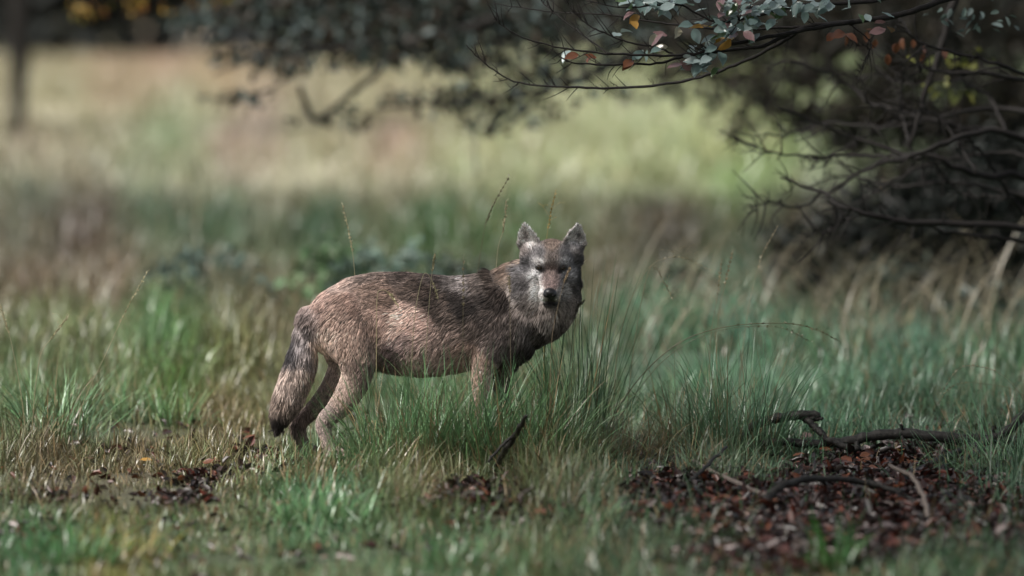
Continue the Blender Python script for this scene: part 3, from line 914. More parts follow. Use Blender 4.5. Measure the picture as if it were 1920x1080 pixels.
stick('dead_stick', 'small bare twig upright in the turf below the wolf', [([on(783, 846, 50), on(790, 872, 26), on(806, 902, 0)], .004, .006)], M_PALEWOOD)
stick('flat_stick', 'pale flat stick half buried in the litter', [(run([(1778, 964), (1830, 968), (1900, 962)], 7), .008, .006)], M_PALEWOOD)
stick('flat_stick', 'grey fragment of wood lying below the arched branch', [(run([(1350, 948), (1420, 962), (1445, 958)], 8), .012, .008)], M_PALEWOOD)
stick('flat_stick', 'weathered dark rod lying in the litter past the arched branch', [(run([(1520, 945), (1580, 958), (1615, 952)], 8), .010, .007)], M_FALLEN)
for (x0, y0, lab) in [(1640, 935, 'short dark twig lying under the arched branch'), (1240, 940, 'short dark twig at the litter edge by the grass'), (1830, 930, 'short dark twig beside the pale flat stick'), (1500, 1000, 'short dark twig on the rusty litter below the arched branch'), (1760, 905, 'thin dark twig by the foot of the low arching tuft'), (890, 925, 'dark twig across the small patch of bare litter')]:
    a_ = random.uniform(-.5, .5); L_ = random.uniform(35, 70)
    stick('twig', lab, [(run([(x0 - L_, y0 - L_ * .5 * a_), (x0, y0 + random.uniform(-5, 5)), (x0 + L_, y0 + L_ * .5 * a_)], 7), .006, .003)], M_FALLEN)

# ------------------------------------------------------------------ tussocks: each clump is a thing
TUFT = [
    # px,py base, blades, height, spread, bend, width, colour, straw share, label
    (1085, 850, 190, .82, .42, .3, .0046, (58, 84, 64), .08, 'tall fan of stiff dark green grass before the chest of the wolf'),
    (1180, 862, 260, .30, 1.0, 1.5, .0038, (138, 122, 88), .8, 'flattened straw-coloured grass tuft beside the tall dark fan'),
    (1385, 858, 340, .58, .5, .7, .0042, (86, 118, 100), .15, 'dense blue-green tussock at the end of the fallen branches'),
    (1300, 852, 200, .50, .55, .7, .0042, (84, 112, 92), .25, 'looser green tuft between the straw tuft and the dense tussock'),
    (1880, 892, 260, .34, .8, 1.2, .0045, (92, 124, 98), .1, 'arching light green tussock at the foot of the slanting branch'),
    (1800, 892, 140, .22, .9, 1.4, .0045, (92, 122, 94), .1, 'low arching tuft touching the thin dead rods'),
    (105, 835, 220, .42, .5, 1.0, .0052, (96, 128, 100), .12, 'broad-bladed green tussock alone in the open turf'),
    (60, 842, 120, .26, .6, 1.0, .005, (100, 122, 92), .3, 'smaller drooping tuft beside the broad-bladed tussock'),
    (850, 878, 420, .50, .35, .6, .0052, (96, 130, 98), .08, 'thick upright grass clump in front of the near foreleg'),
    (940, 882, 380, .44, .5, .9, .005, (98, 128, 96), .15, 'curly grass clump hiding the forepaws'),
    (745, 884, 320, .46, .4, .7, .005, (96, 126, 96), .12, 'upright grass clump under the belly of the wolf'),
    (1015, 872, 280, .48, .5, .8, .0048, (94, 124, 94), .15, 'grass clump leaning towards the tall dark fan'),
    (680, 890, 160, .28, .5, .9, .005, (100, 126, 96), .15, 'small tuft touching the near hind foot'),
    (575, 912, 110, .22, .6, .9, .005, (124, 122, 92), .5, 'thin dry tuft veiling the far hind foot'),
    (640, 905, 110, .2, .6, .9, .005, (112, 124, 92), .35, 'thin green tuft veiling the near hind foot'),
    (330, 800, 130, .24, .6, .9, .006, (98, 132, 96), .12, 'bright green tuft in the turf behind the tail'),
    (240, 790, 120, .22, .6, .9, .006, (96, 128, 100), .12, 'blue-green tuft between the broad-bladed tussock and bright tuft'),
    (610, 990, 260, .20, .7, 1.1, .0065, (92, 130, 94), .08, 'soft green foreground clump below the hind feet'),
    (130, 1062, 220, .2, .7, 1.0, .0065, (80, 122, 84), .06, 'deep green foreground clump at the edge of the turf'),
    (860, 1075, 200, .18, .7, 1.0, .0065, (74, 110, 76), .08, 'dark green foreground clump below the bare soil'),
    (235, 1058, 140, .22, .8, 1.0, .006, (150, 136, 62), .6, 'yellowing foreground tuft among the green ones'),
    (1100, 985, 120, .17, .8, 1.0, .006, (90, 116, 90), .1, 'thin green tuft growing out of the dark litter'),
    (1560, 1075, 60, .2, .4, .6, .012, (56, 96, 48), .0, 'few broad green blades standing in the rusty litter'),
]
for px, py, nb, hh, sp, be, w, colr, st, lab in TUFT:
    g = G(px, py)
    r = .05 + .05 * nb / 200
    a = rng.uniform(0, 6.283, nb); rr = r * np.sqrt(rng.uniform(0, 1, nb)) * 1.4
    x, y = g.x + rr * np.cos(a), g.y + rr * np.sin(a)
    c = np.tile(lin(colr) * [.95, 1.0, .78], (nb, 1)) * rng.uniform(.5, 1.4, (nb, 1)) * (1 + rng.normal(0, .06, (nb, 3)))
    s = rng.uniform(0, 1, nb) < st
    c[s] = STRAW * rng.uniform(.5, 1.15, (s.sum(), 1))
    h = hh * rng.uniform(.45, 1.15, nb)
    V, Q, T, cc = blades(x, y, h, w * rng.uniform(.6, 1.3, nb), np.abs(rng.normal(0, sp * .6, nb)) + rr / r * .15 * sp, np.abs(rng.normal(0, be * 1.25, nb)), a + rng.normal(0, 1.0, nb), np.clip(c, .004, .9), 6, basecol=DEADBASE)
    o = bpy.data.objects.new('grass_tussock', np_mesh('grass_tussock', V - np.array(g), [Q, T], M_GRASS, cc))
    o.location = g
    link(o)
    tag(o, lab, 'grass', 'grass tussocks')

# ------------------------------------------------------------------ seed stalks
def stalk(label, pts, r=.0011, seed=.35, col=(150, 142, 112), branches=0, dens=60):
    """pts pixel points (px,py,Y); the last are the seed head"""
    pp = [P(*q) for q in pts]
    g = Vector((pp[0].x, pp[0].y, float(height(pp[0].x, pp[0].y)) - .01))
    if pp[0].z - g.z > .03:
        pp = [g] + pp
    mb = MB()
    colr = lin(col) * .7
    colr = colr * 1.35
    c = mb.tube(pp, r * 1.5, r * .8, 4, n=36, col=colr)
    i0 = int(36 * (1 - seed))
    idx = np.linspace(i0, 35, dens).astype(int)
    C = c[idx] + rng.normal(0, .0015, (len(idx), 3))
    T = np.gradient(c, axis=0)[idx]; T /= np.linalg.norm(T, axis=1, keepdims=True) + 1e-9
    V, q, cc = leaf_cloud(C, rng.uniform(.008, .014, len(idx)), rng.normal(0, 1, (len(idx), 3)), T + rng.normal(0, .35, (len(idx), 3)), np.tile(colr * 1.15, (len(idx), 1)), aspect=.45)
    mb.add(V, q, None, cc)
    for k in range(branches):
        i = random.randint(i0, 33)
        d = np.array([random.uniform(-.06, .06), random.uniform(-.03, .03), random.uniform(.01, .06)])
        cb = mb.tube([c[i], c[i] + d * .6 + [0, 0, .01], c[i] + d], .0006, .0004, 3, n=8, col=colr)
        V, q, cc = leaf_cloud(cb[3:], rng.uniform(.005, .008, len(cb) - 3), rng.normal(0, 1, (len(cb) - 3, 3)), np.tile(d, (len(cb) - 3, 1)) + rng.normal(0, .02, (len(cb) - 3, 3)), np.tile(colr * 1.1, (len(cb) - 3, 1)), aspect=.45)
        mb.add(V, q, None, cc)
    o = mb.build('seed_stalk', M_GRASS, origin=g)
    return tag(o, label, 'grass stalk', 'grass seed stalks')

stalk('pale seed stalk rising behind the rump of the wolf', [(672, 640, .5), (664, 500, .5), (655, 440, .5), (642, 382, .5)], seed=.4)
stalk('forked yellow seed stalk rising behind the ears', [(1020, 600, .45), (1022, 480, .45), (1029, 420, .45), (1041, 358, .45)], seed=.3, col=(150, 132, 80), branches=4)
stalk('pale stalk with forked seed head crossing the back of the wolf', [(795, 790, -.3), (800, 640, -.3), (809, 521, -.3), (816, 478, -.3)], seed=.2, branches=1)
stalk('drooping seed head hanging before the ribs', [(770, 800, -.32), (775, 620, -.32), (792, 520, -.32), (808, 522, -.32), (822, 562, -.32)], seed=.15)
stalk('arched seed head bowed over the flank of the wolf', [(705, 810, -.3), (706, 650, -.3), (707, 560, -.3), (714, 544, -.3), (730, 550, -.3), (745, 572, -.3)], seed=.22, col=(170, 158, 122))
stalk('long thin stalk leaning over the open turf behind the tail', [(150, 775, .3), (200, 660, .3), (240, 575, .3), (278, 507, .3)], seed=.35)
stalk('short pale stalk in the open turf by the broad-bladed tussock', [(45, 780, .2), (25, 660, .2), (12, 610, .2), (0, 572, .2)], seed=.35)
stalk('branched stalk leaning out of the broad-bladed tussock', [(62, 780, .2), (75, 670, .2), (100, 630, .2), (128, 592, .2)], seed=.3, branches=3)
stalk('very long stalk arching over the grass behind the dense tussock', [(1120, 835, .15), (1190, 720, .15), (1270, 645, .15), (1360, 613, .15), (1470, 606, .15), (1530, 618, .15), (1574, 640, .15)], r=.0016, seed=.4, col=(96, 92, 66))
stalk('second arching stalk just under the very long one', [(1130, 835, .2), (1230, 690, .2), (1330, 625, .2), (1450, 612, .2), (1520, 640, .2)], r=.0012, seed=.3, col=(96, 100, 74))
stalk('thin stalk crossing the right eye of the wolf', [(1030, 840, -.36), (1034, 650, -.36), (1045, 580, -.36), (1058, 530, -.36), (1068, 503, -.36)], seed=.2, col=(150, 130, 104), r=.0009)
stalk('dark stalk leaning past the chest of the wolf', [(1062, 830, -.1), (1070, 680, -.1), (1078, 590, -.1), (1096, 562, -.1)], seed=.3, col=(70, 66, 50))
stalk('open panicle nodding behind the dark fan', [(1150, 835, .4), (1160, 640, .4), (1210, 510, .4), (1270, 482, .4), (1330, 505, .4)], seed=.3, branches=9, col=(120, 112, 86), dens=25)
stalk('low open panicle with hair-fine branches over the blue-green grass', [(1170, 835, .5), (1190, 640, .5), (1220, 500, .5), (1245, 530, .5), (1262, 560, .5)], seed=.3, branches=9, col=(120, 112, 86), dens=25)
stalk('upright narrow seed spike before the dark thicket', [(1345, 780, .9), (1345, 620, .9), (1358, 540, .9), (1374, 470, .9)], seed=.25, col=(130, 118, 92))
stalk('short upright seed spike beside the narrow one', [(1330, 780, .9), (1332, 640, .9), (1344, 560, .9), (1353, 490, .9)], seed=.25, col=(130, 118, 92))
stalk('tilted pale seed spike against the black undergrowth', [(1380, 780, 1.4), (1400, 600, 1.4), (1425, 490, 1.4), (1456, 428, 1.4)], seed=.3, col=(140, 128, 104))
stalk('dark thin stalk leaning behind the withers', [(880, 640, .5), (905, 450, .5), (920, 395, .5), (955, 330, .5)], seed=.4, col=(90, 84, 60))
stalk('pale stalk hanging above the withers', [(925, 640, .5), (932, 480, .5), (944, 430, .5), (950, 375, .5)], seed=.3, col=(150, 140, 112))
stalk('arching pale seed stalk over the right-hand tussock', [(1945, 850, .1), (1925, 760, .1), (1890, 712, .1), (1850, 690, .1), (1800, 690, .1), (1765, 735, .1)], seed=.4, col=(140, 138, 112))
stalk('lower arching stalk over the fallen branch', [(1960, 860, .05), (1920, 745, .05), (1850, 720, .05), (1790, 722, .05), (1755, 760, .05)], seed=.3, col=(110, 112, 84))
stalk('fine stalk before the shoulder of the wolf', [(960, 850, -.3), (958, 700, -.3), (956, 580, -.3), (955, 515, -.3)], seed=.15, col=(140, 128, 104), r=.0008)
stalk('fine stalk before the dark saddle of the wolf', [(868, 850, -.3), (868, 640, -.3), (869, 480, -.3)], seed=.2, col=(120, 110, 86), r=.0008)

# ------------------------------------------------------------------ brambles behind the wolf
for px, py, w, h, nl, cols, lab in [
        (740, 610, .45, .42, 190, [(112, 134, 122), (92, 116, 100), (128, 146, 136)], 'grey-green bramble clump behind the middle of the back'),
        (620, 610, .32, .42, 130, [(104, 134, 92), (90, 124, 84), (118, 140, 104)], 'fresh green bramble clump behind the croup'),
        (400, 600, .45, .38, 130, [(104, 122, 112), (94, 112, 102)], 'pale bramble clump behind the tail'),
        (890, 610, .4, .34, 130, [(84, 98, 84), (74, 84, 70)], 'low dark bramble clump behind the withers'),
        (1240, 600, .4, .3, 60, [(84, 78, 64), (78, 84, 70)], 'withered bramble clump beside the head of the wolf'),
        (1680, 600, .35, .34, 60, [(76, 92, 84), (66, 80, 74)], 'grey bramble clump before the black undergrowth'),
        (1850, 620, .3, .2, 50, [(74, 88, 80), (64, 76, 70)], 'small bramble clump at the edge of the black undergrowth')]:
    g = G(px, py)
    t = empty('bramble', g, lab, 'bramble', 'bramble clumps')
    mb = MB()
    L = []
    for k in range(7):
        a = random.uniform(0, 6.28); q = Vector((math.cos(a), math.sin(a), 0)) * w * random.uniform(.5, 1)
        c = mb.tube([g + Vector((0, 0, -.03)), g + q * .35 + Vector((0, 0, h)), g + q * .8 + Vector((0, 0, h * .9)), g + q * 1.1 + Vector((0, 0, h * .5))], .004, .002, 5, n=14)
        L.append(c[4:])
    mb.build('cane', M_BARK, t)
    L = np.concatenate(L)
    C = L[rng.randint(0, len(L), nl)] + rng.normal(0, .035, (nl, 3))
    C[:, 2] = np.maximum(C[:, 2], g.z + .02)
    leaf_obj('foliage', C, rng.uniform(.05, .09, nl), [tuple(np.array(c_) * .85) for c_ in cols], M_FOLIAGE, t, 1.0, aspect=.75)

# ------------------------------------------------------------------ the wolf
PXM = 1 / 465.0
WOLF = empty('wolf', (P(800, 865, 0).x, 0, 0), 'grey-brown wolf standing side on in the grass, head turned to look out', 'wolf')


class Lump(MB):
    def loft(s, nodes, seg=18):
        """nodes: (px, py, Y, radius in the picture plane (px), radius across (m)); rings square to the run of the nodes"""
        c = np.array([tuple(P(a, b, y)) for a, b, y, _, _ in nodes])
        s.loft3(c, np.array([r * PXM for _, _, _, r, _ in nodes]), np.array([q for *_, q in nodes]), seg)

    def loft3(s, c, r1, r2, seg=18, side=(0, 1, 0)):
        n = max(12, 6 * len(c))
        u = np.linspace(0, 1, n); k = np.linspace(0, 1, len(c))
        C = catmull(c, n)
        R1, R2 = np.interp(u, k, r1), np.interp(u, k, r2)
        T = np.gradient(C, axis=0); T /= np.linalg.norm(T, axis=1, keepdims=True)
        S = np.array(side, float) - T * (T @ np.array(side, float))[:, None]
        S /= np.linalg.norm(S, axis=1, keepdims=True)
        N = np.cross(T, S)
        rings, m = [], 5
        for i in range(m):                                        # rounded start
            a = (i + .15) / m * math.pi / 2
            rings.append((C[0] - T[0] * R1[0] * .8 * math.cos(a), R1[0] * math.sin(a), R2[0] * math.sin(a), N[0], S[0]))
        rings += [(C[i], R1[i], R2[i], N[i], S[i]) for i in range(n)]
        for i in range(m)[::-1]:
            a = (i + .15) / m * math.pi / 2
            rings.append((C[-1] + T[-1] * R1[-1] * .8 * math.cos(a), R1[-1] * math.sin(a), R2[-1] * math.sin(a), N[-1], S[-1]))
        th = np.arange(seg) * 2 * math.pi / seg
        V = np.concatenate([c0 + np.cos(th)[:, None] * a * nn + np.sin(th)[:, None] * b * ss for c0, a, b, nn, ss in rings])
        m = len(rings); q = []
        for i in range(m - 1):
            for k_ in range(seg):
                a, b = i * seg + k_, i * seg + (k_ + 1) % seg
                q.append((a, b, b + seg, a + seg))
        V = np.vstack([V, V[:seg].mean(0), V[-seg:].mean(0)])
        t = [(m * seg, (k_ + 1) % seg, k_) for k_ in range(seg)] + [(m * seg + 1, (m - 1) * seg + k_, (m - 1) * seg + (k_ + 1) % seg) for k_ in range(seg)]
        s.add(V, q, t)

    def ball(s, c, r, axes=None, n=14):
        axes = np.eye(3) if axes is None else axes
        V = []; q = []
        for i in range(n + 1):
            ph = math.pi * (i + .02) / (n + .04)
            for k_ in range(2 * n):
                a = math.pi * k_ / n
                v = np.array([r[0] * math.sin(ph) * math.cos(a), r[1] * math.sin(ph) * math.sin(a), r[2] * math.cos(ph)])
                V.append(np.array(c) + axes.T @ v)
        for i in range(n):
            for k_ in range(2 * n):
                a, b = i * 2 * n + k_, i * 2 * n + (k_ + 1) % (2 * n)
                q.append((a, b, b + 2 * n, a + 2 * n))
        m = 2 * n
        q0 = [tuple(range(m))]
        V = np.vstack([V, np.mean(V[:m], 0), np.mean(V[-m:], 0)])
        nn = (n + 1) * m
        t = [(nn, (k_ + 1) % m, k_) for k_ in range(m)] + [(nn + 1, n * m + k_, n * m + (k_ + 1) % m) for k_ in range(m)]
        s.add(V, q, t)


# head frame: origin in the skull, looking out of the picture and a little down
HO = np.array(P(1034, 495, -.13))
PITCH, YAW = math.radians(17), math.radians(-2.5)
HF = np.array([math.sin(YAW) * math.cos(PITCH), -math.cos(YAW) * math.cos(PITCH), -math.sin(PITCH)])
HR = np.array([math.cos(YAW), math.sin(YAW), 0.0])
HU = np.cross(HF, HR) * -1
HU = HU / np.linalg.norm(HU)
if HU[2] < 0: HU = -HU
HAX = np.array([HR, HU, HF])


def H(r, u, f):
    return HO + HR * r + HU * u + HF * f


w = Lump()
torso = [(584, 572, 640, .075), (610, 545, 665, .108), (650, 522, 688, .125), (700, 511, 695, .13), (750, 510, 699, .13), (800, 514, 703, .145), (850, 518, 698, .155), (900, 514, 692, .158), (945, 501, 686, .152), (984, 506, 648, .135), (1014, 530, 622, .1)]
w.loft([(x, (a + b) / 2, 0, (b - a) / 2, q) for x, a, b, q in torso], 28)
# neck and chest ruff
w.loft([(915, 590, 0, 66, .125), (955, 570, -.005, 70, .125), (992, 550, -.03, 68, .12), (1018, 528, -.06, 58, .11), (1032, 505, -.09, 46, .095)], 24)
w.loft([(985, 600, -.01, 52, .11), (1020, 585, -.03, 50, .11), (1038, 560, -.06, 46, .105), (1042, 530, -.08, 42, .1)], 20)
w.loft([(1000, 615, -.01, 34, .08), (1026, 592, -.03, 34, .085), (1044, 566, -.05, 32, .085)], 18)
w.loft([(940, 638, 0, 48, .1), (974, 628, 0, 40, .1), (1004, 612, -.01, 30, .08)], 18)
# shoulder and forelegs
w.loft([(925, 570, -.10, 46, .05), (922, 625, -.105, 40, .055), (912, 672, -.1, 28, .048)], 18)
w.loft([(935, 570, .09, 46, .05), (940, 640, .095, 40, .055), (945, 680, .09, 28, .048)], 18)
w.loft([(915, 650, -.1, 32, .05), (905, 695, -.1, 21, .04), (900, 735, -.1, 15.5, .032), (898, 775, -.1, 14.5, .03), (900, 815, -.1, 12, .026), (904, 845, -.105, 13, .03)], 14)
w.loft([(945, 650, .09, 32, .05), (944, 695, .09, 21, .04), (940, 735, .09, 15.5, .032), (937, 775, .09, 14.5, .03), (938, 812, .085, 12, .026), (942, 842, .08, 13, .03)], 14)
# haunches and hind legs
w.loft([(640, 590, -.07, 58, .075), (655, 632, -.085, 50, .065), (668, 668, -.09, 38, .055), (668, 705, -.09, 29, .045), (652, 740, -.09, 25, .038), (630, 769, -.09, 20, .031), (608, 792, -.09, 16, .027), (611, 818, -.095, 12.5, .025), (619, 846, -.1, 13, .028)], 18)
w.loft([(640, 600, .06, 54, .075), (648, 645, .08, 46, .065), (648, 685, .085, 34, .055), (630, 720, .085, 25, .042), (604, 752, .085, 18, .032), (578, 778, .085, 14, .026), (562, 795, .085, 12.5, .023), (566, 820, .085, 10, .022), (576, 842, .08, 11, .026)], 18)
# paws with toes
for bx, by, yy in ((908, 852, -.105), (946, 852, .08), (625, 852, -.1), (582, 850, .08)):
    w.loft([(bx - 6, by - 6, yy, 13, .034), (bx + 8, by - 3, yy, 12, .04), (bx + 16, by, yy, 9, .038)], 14)
    for k_ in (-.03, -.01, .01, .03):
        w.ball(P(bx + 24 - 180 * abs(k_), by + 4, yy + k_), (.022, .0105, .014))
# tail
w.loft([(608, 592, 0, 22, .045), (581, 612, -.005, 24, .048), (572, 650, -.01, 25, .052), (560, 695, -.015, 27, .056), (543, 740, -.02, 25, .052), (528, 775, -.02, 18, .038), (521, 798, -.02, 7, .016)], 16)
# skull
w.ball(H(0, .014, -.005), (.086, .084, .095), HAX)
w.ball(H(0, .020, .045), (.062, .056, .055), HAX)
for sg in (-1, 1):
    w.ball(H(sg * .058, -.045, -.005), (.052, .062, .06), HAX)                # cheeks
    w.ball(H(sg * .074, .024, -.032), (.050, .062, .05), HAX)                  # temples under the ears
    w.ball(H(sg * .04, .034, .050), (.026, .014, .018), HAX)                  # brow ridges
    w.ball(H(sg * .043, -.022, .06), (.024, .018, .026), HAX)                 # below the eyes
    w.ball(H(sg * .026, -.078, .145), (.022, .022, .040), HAX)                # lips
    w.ball(H(sg * .066, -.08, -.03), (.044, .056, .05), HAX)                   # cheek ruff
def hl(pts):
    w.loft3(np.array([H(a, b, c) for a, b, c, _, _ in pts]), np.array([q[3] for q in pts]), np.array([q[4] for q in pts]), 18, HR)
hl([(0, -.010, .045, .048, .056), (0, -.034, .085, .042, .046), (0, -.050, .12, .038, .042), (0, -.060, .16, .034, .037), (0, -.062, .184, .026, .028)])
hl([(0, -.10, .02, .03, .05), (0, -.112, .08, .022, .040), (0, -.116, .13, .018, .032), (0, -.117, .155, .013, .022)])
# ears: cupped shells
for sg in (-1, 1):
    rows, cols_ = 9, 9
    base = np.array(H(sg * .087, .05, -.012)); tipp = np.array(H(sg * .110, .170, -.006))
    ax = tipp - base; L_ = np.linalg.norm(ax); ax /= L_
    fwd = HF * .9 + HR * sg * .42; fwd -= ax * (fwd @ ax); fwd /= np.linalg.norm(fwd)
    sd = np.cross(ax, fwd)
    F_, B_ = [], []
    for i in range(rows):
        v = i / (rows - 1)
        hw = .043 * (1 - v ** 2.4) ** .75 * (0.98 + .14 * math.sin(math.pi * min(1, v * 1.25))) + .004
        for j in range(cols_):
            x_ = (j / (cols_ - 1) * 2 - 1)
            cup = .019 * (1 - v * .7) * (1 - x_ ** 2)
            pz = base + ax * L_ * v * (1 - .04 * abs(x_)) + sd * hw * x_ - fwd * cup
            F_.append(pz); B_.append(pz - fwd * (.012 + .012 * (1 - v)) * (1 - .55 * x_ ** 2))
    V = np.array(F_ + B_); q = []
    o_ = rows * cols_
    for i in range(rows - 1):
        for j in range(cols_ - 1):
            a = i * cols_ + j
            q.append((a, a + 1, a + 1 + cols_, a + cols_)); q.append((o_ + a, o_ + a + cols_, o_ + a + 1 + cols_, o_ + a + 1))
    for i in range(rows - 1):
        for j in (0, cols_ - 1):
            a = i * cols_ + j
            q.append((a, a + cols_, o_ + a + cols_, o_ + a))
    for j in range(cols_ - 1):
        for i in (0, rows - 1):
            a = i * cols_ + j
            q.append((a, a + 1, o_ + a + 1, o_ + a))
    w.add(V, q)

tmp = w.build('tmp_wolf', None)
import bmesh
bm = bmesh.new(); bm.from_mesh(tmp.data); bmesh.ops.recalc_face_normals(bm, faces=bm.faces); bm.to_mesh(tmp.data); bm.free()
rm = tmp.modifiers.new('r', 'REMESH'); rm.mode = 'VOXEL'; rm.voxel_size = .0065
sm = tmp.modifiers.new('s', 'SMOOTH'); sm.iterations = 5; sm.factor = .5
dg = bpy.context.evaluated_depsgraph_get(); dg.update()
ev = tmp.evaluated_get(dg)
body_me = bpy.data.meshes.new_from_object(ev)
bpy.data.objects.remove(tmp)
nv = len(body_me.vertices)
BV = np.empty(nv * 3, np.float32); body_me.vertices.foreach_get('co', BV); BV = BV.reshape(-1, 3).astype(float)
BN = np.empty(nv * 3, np.float32); body_me.vertex_normals.foreach_get('vector', BN); BN = BN.reshape(-1, 3).astype(float)

# ---- the coat
COAT = [
    (690, 512, 104, 86, 76), (640, 527, 132, 108, 96), (760, 518, 84, 68, 60), (820, 518, 76, 64, 58), (850, 524, 92, 82, 78), (872, 535, 124, 112, 108), (920, 512, 80, 66, 56), (895, 530, 98, 84, 76), (950, 502, 112, 88, 70), (970, 512, 142, 120, 102), (975, 545, 146, 130, 120),
    (600, 562, 132, 102, 88), (650, 568, 128, 98, 82), (700, 545, 120, 94, 78), (650, 640, 152, 122, 104), (622, 640, 160, 134, 118), (640, 600, 140, 112, 96), (690, 650, 130, 104, 88), (700, 610, 126, 98, 82), (650, 740, 132, 108, 94), (630, 710, 138, 114, 100), (605, 790, 122, 102, 94), (620, 840, 126, 106, 94), (675, 700, 112, 90, 78),
    (775, 545, 84, 66, 55), (725, 562, 112, 86, 70), (810, 550, 74, 58, 48), (830, 565, 80, 64, 54), (862, 560, 56, 46, 42), (868, 580, 58, 48, 44), (895, 565, 66, 55, 50), (845, 590, 108, 88, 76), (765, 588, 172, 138, 122), (742, 615, 172, 140, 124), (790, 610, 158, 126, 112), (800, 640, 146, 118, 106), (720, 600, 150, 118, 102),
    (850, 625, 126, 102, 90), (880, 610, 100, 82, 72), (780, 685, 142, 116, 102), (738, 662, 100, 78, 74), (755, 640, 136, 110, 102), (835, 680, 138, 112, 98), (870, 660, 138, 108, 92),
    (940, 560, 80, 66, 58), (925, 600, 96, 80, 72), (930, 640, 112, 94, 86), (960, 600, 108, 92, 84), (950, 660, 98, 82, 76), (990, 580, 134, 118, 110), (985, 610, 108, 96, 90), (1005, 625, 84, 74, 68), (1030, 600, 132, 118, 110), (1060, 580, 126, 112, 102), (1010, 655, 56, 48, 44), (985, 665, 66, 56, 52), (1050, 620, 96, 84, 78),
    (905, 690, 150, 120, 102), (900, 720, 158, 126, 108), (895, 760, 158, 128, 112), (900, 840, 158, 132, 116),
    (577, 590, 116, 98, 92), (545, 636, 48, 44, 48), (547, 650, 52, 48, 52), (566, 645, 112, 102, 102), (577, 655, 126, 112, 108), (592, 650, 158, 130, 108), (550, 710, 136, 116, 104), (575, 710, 142, 120, 104), (530, 755, 124, 104, 90), (545, 765, 112, 94, 82), (520, 788, 46, 38, 36), (532, 792, 40, 34, 32), (565, 620, 112, 100, 98),
]
FACE = [  # right-hand tones darker: side shade painted into the face
    (1034, 462, 112, 92, 78), (1034, 452, 110, 88, 72), (1010, 476, 96, 91, 92), (1060, 476, 92, 88, 88), (1034, 485, 106, 92, 84), (990, 498, 82, 79, 82), (985, 530, 86, 80, 80), (996, 562, 100, 90, 85), (1086, 498, 70, 66, 65), (1090, 525, 56, 51, 48), (1075, 545, 80, 72, 67),
    (1070, 560, 118, 104, 94), (1032, 515, 118, 96, 88), (1031, 535, 120, 96, 90), (1003, 514, 146, 142, 142), (1066, 514, 120, 115, 114), (1010, 548, 176, 168, 164), (1056, 550, 136, 126, 118), (1018, 560, 170, 160, 154), (1031, 568, 62, 56, 52), (1031, 576, 100, 90, 84), (1010, 590, 130, 116, 108), (1050, 590, 122, 108, 98),
    (988, 440, 190, 178, 174), (992, 455, 186, 174, 170), (1080, 445, 170, 160, 156), (1082, 458, 170, 160, 156), (978, 470, 112, 100, 96), (1092, 470, 96, 86, 80),
]
BLOBS_LAST = [(1012, 502.5, 7.2, 3.6, (20, 17, 16), 1.0), (1055, 503.5, 7.6, 4, (18, 15, 15), 1.0), (1020, 509, 4, 4, (36, 30, 29), .9), (1047.5, 510, 4, 4, (34, 28, 27), .9)]
BLOBS = [  # small markings of the face, plus painted shade in the ears and at right: px, py, rx, ry, colour, strength
    (1002, 517, 8, 5, (180, 176, 176), .8), (1066, 518, 7, 5, (150, 144, 142), .7), (1018, 508, 4, 4, (52, 44, 42), .8), (1050, 509, 4, 4, (50, 43, 40), .8),
    (1022, 518, 3.5, 8, (92, 74, 70), .6), (1044, 518, 3.5, 8, (84, 68, 64), .6), (1031, 569, 22, 3.2, (30, 25, 24), 1.0), (1012, 560, 2.4, 7, (44, 37, 35), .8), (1051, 560, 2.4, 7, (36, 30, 29), .9), (1003, 547, 7, 13, (205, 198, 192), .95), (1017, 560, 6, 5, (200, 190, 184), .9), (1045, 560, 6, 5, (170, 160, 154), .8), (1060, 548, 6, 12, (160, 152, 146), .8), (1012, 491, 10, 5, (170, 164, 162), .9), (1056, 491, 10, 5, (156, 150, 148), .9), (985, 520, 4, 14, (66, 60, 60), .5), (1082, 520, 4, 14, (56, 50, 50), .6),
    (1010, 492, 8, 3.5, (140, 134, 132), .8), (1056, 492, 8, 3.5, (128, 122, 120), .8), (984, 436, 5, 14, (128, 112, 108), .5), (987, 448, 5, 9, (84, 74, 76), .7), (1084, 446, 5, 9, (66, 58, 60), .8), (1076, 464, 8, 4, (50, 44, 44), .6), (1096, 520, 5, 14, (48, 42, 40), .7),
]


def head_coords(X_):
    d = X_ - HO
    return d @ HR, d @ HU, d @ HF


def head_mask(r, u, f):
    front = sstep(-.06, -.005, f) * sstep(-.165, -.115, u)
    crown = sstep(-.14, -.11, f) * sstep(-.02, .02, u)
    return np.maximum(front, crown) * sstep(.165, .145, np.abs(r))


